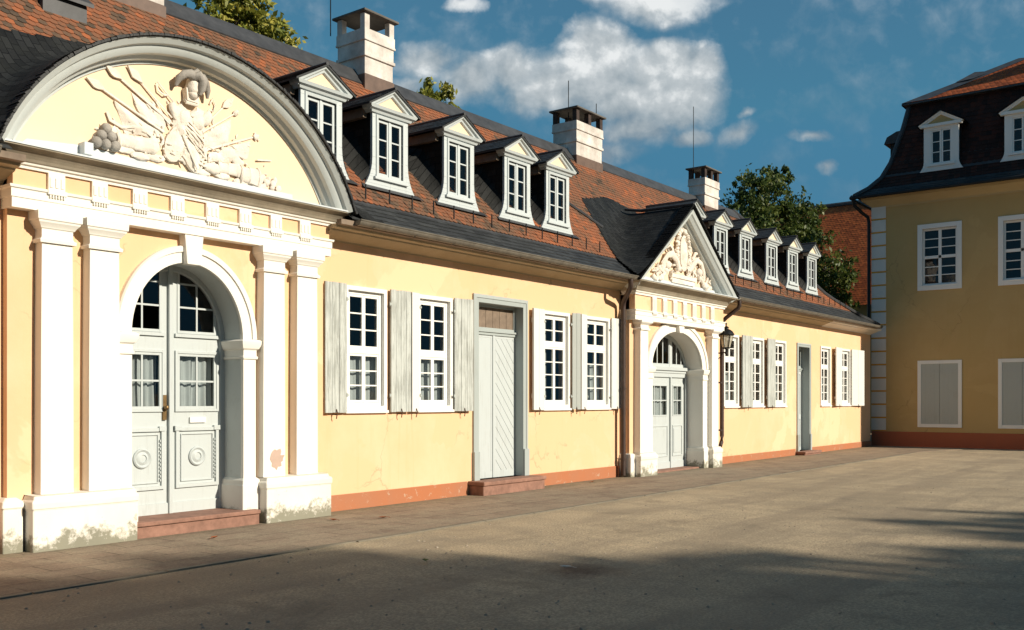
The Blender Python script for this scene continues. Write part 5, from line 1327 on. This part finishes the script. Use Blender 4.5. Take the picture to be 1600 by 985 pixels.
tree('birch_tree', (44.6, 7.6, 0), 10, .3, [(44.3, 7.6, 11.3, 1.6), (43.2, 8.2, 10.2, 1.6), (45.4, 7.3, 10.5, 1.5), (46.4, 6.7, 9.0, 1.6), (44, 7.6, 9.0, 2.0), (42.6, 8.4, 8.7, 1.5), (45.3, 7.0, 7.6, 1.8), (47.0, 6.2, 7.2, 1.5), (43.2, 8.0, 7.2, 1.6), (46.9, 6.0, 5.6, 1.4), (44.9, 7.4, 12.3, .8), (43.1, 8.1, 11.6, .8), (47.6, 5.4, 6.0, 1.1), (46.3, 6.7, 10.4, 1.2), (47.8, 5.6, 8.0, 1.2)], 34000, .2, M['leafB'], 'tall dark green tree with hanging twigs behind the roof end next to the corner house', 'trees behind the long house', droop=.55)
# trees of the park behind the viewer, whose shadows lie over the courtyard; the last pair, far left, is added to block sky light
def shade_tree(x, y, h, r, n):
    bl = [(x+rnd.uniform(-.5, .5), y+rnd.uniform(-.5, .5), h-r*.75, r*.75)]
    for i in range(9):
        a = i*2.4; bl.append((x+math.cos(a)*r*.75, y+math.sin(a)*r*.6, h-r*(.9+.16*i), r*.62))
    return bl
for (x, y, h, r) in ((7.7, -26.1, 9.15, 3.5), (13.6, -32.3, 9.6, 3.6), (18.6, -33.2, 9.4, 3.3), (4.0, -27.0, 9.2, 4.0), (11.5, -34, 9.2, 4.2), (17, -37.5, 9.5, 4.2), (24.0, -37.5, 9.4, 3.6), (7.0, -31.5, 9.3, 4.2), (1.0, -30, 9.2, 4.2), (15.5, -34.6, 9.2, 3.8), (21.0, -38, 9.4, 4.0), (8.6, -26.9, 8.9, 3.0), (6.5, -26, 9.2, 3.4), (-9.5, -13, 11, 4.6), (-12, -23, 11, 5.0)):
    h *= 1.30; r *= 1.12
    tree('park_tree', (x, y, 0), h*.7, .28, shade_tree(x, y, h, r, 0), 17000, .5, M['leafB'], 'broad green park tree unseen behind the viewer, keeping light off the courtyard', 'park trees shading the courtyard')

# ------------------------------------------------------------------ loose stones on the yard
pb = MB()
for i in range(1600):
    d = 2.5+26*rnd.random()**1.7; a = R(rnd.uniform(20, 88)); x, y = d*math.sin(a)+.5, -10.7+d*math.cos(a)
    if y > -2.56: continue
    sz = rnd.uniform(.006, .017)*(1.25 if rnd.random() < .07 else 1); n = 5; rot = rnd.uniform(0, 6.3); z0 = min(gz(x, y), 0)-.002
    vs_ = [(x+sz*rnd.uniform(.8, 1.3)*math.cos(rot+k*1.2566), y+sz*rnd.uniform(.7, 1.2)*math.sin(rot+k*1.2566), z0) for k in range(n)]
    pb.add(vs_+[(x+(p[0]-x)*.55, y+(p[1]-y)*.55, z0+sz*rnd.uniform(.6, .9)) for p in vs_], [(k, (k+1) % n, n+(k+1) % n, n+k) for k in range(n)]+[tuple(range(n, 2*n))])
tag(pb.build('gravel_stones', 'pebble'), 'loose pale pebbles scattered over the sandy yard', 'gravel', kind='stuff')

# ------------------------------------------------------------------ fallen leaves
def leaf(x, y, rot, mat, label):
    m = MB(); pts = [(-.06, 0), (-.03, .028), (.0, .035), (.035, .024), (.07, 0), (.03, -.028), (-.005, -.034), (-.035, -.024)]
    ca, sa = math.cos(rot), math.sin(rot)
    vs = [(a*ca-b*sa, a*sa+b*ca, .012+.012*abs(b)/.03+.01*(a/.06)**2) for a, b in pts]; m.add(vs+[(0, 0, .008)], [(i, (i+1) % 8, 8) for i in range(8)])
    m.tube([(-.06*ca, -.06*sa, .02), (-.1*ca, -.1*sa, .012)], .003, 4)
    tag(m.build('fallen_leaf', mat, origin=(x, y, .014)), label, 'leaf', 'fallen leaves')
leaf(6.9, -1.0, .4, 'leafred', 'dark red leaf on the paving in front of the near portal step')
leaf(8.9, -.85, 1.8, 'leafred', 'small red leaf on the paving below the right plinth of the near portal')
leaf(9.5, -1.2, 2.6, 'leafred', 'red brown leaf on the paving just right of the near portal')
leaf(7.2, -4.1, .9, M['leafA'], 'pale yellow leaf on the gravel in front of the house')
leaf(7.75, -5.45, 2.0, 'relief', 'pale scrap of leaf on the bare earth spot in the gravel')
leaf(16.2, -.35, .2, 'leafred', 'brown leaf by the orange skirting left of the drainpipe')
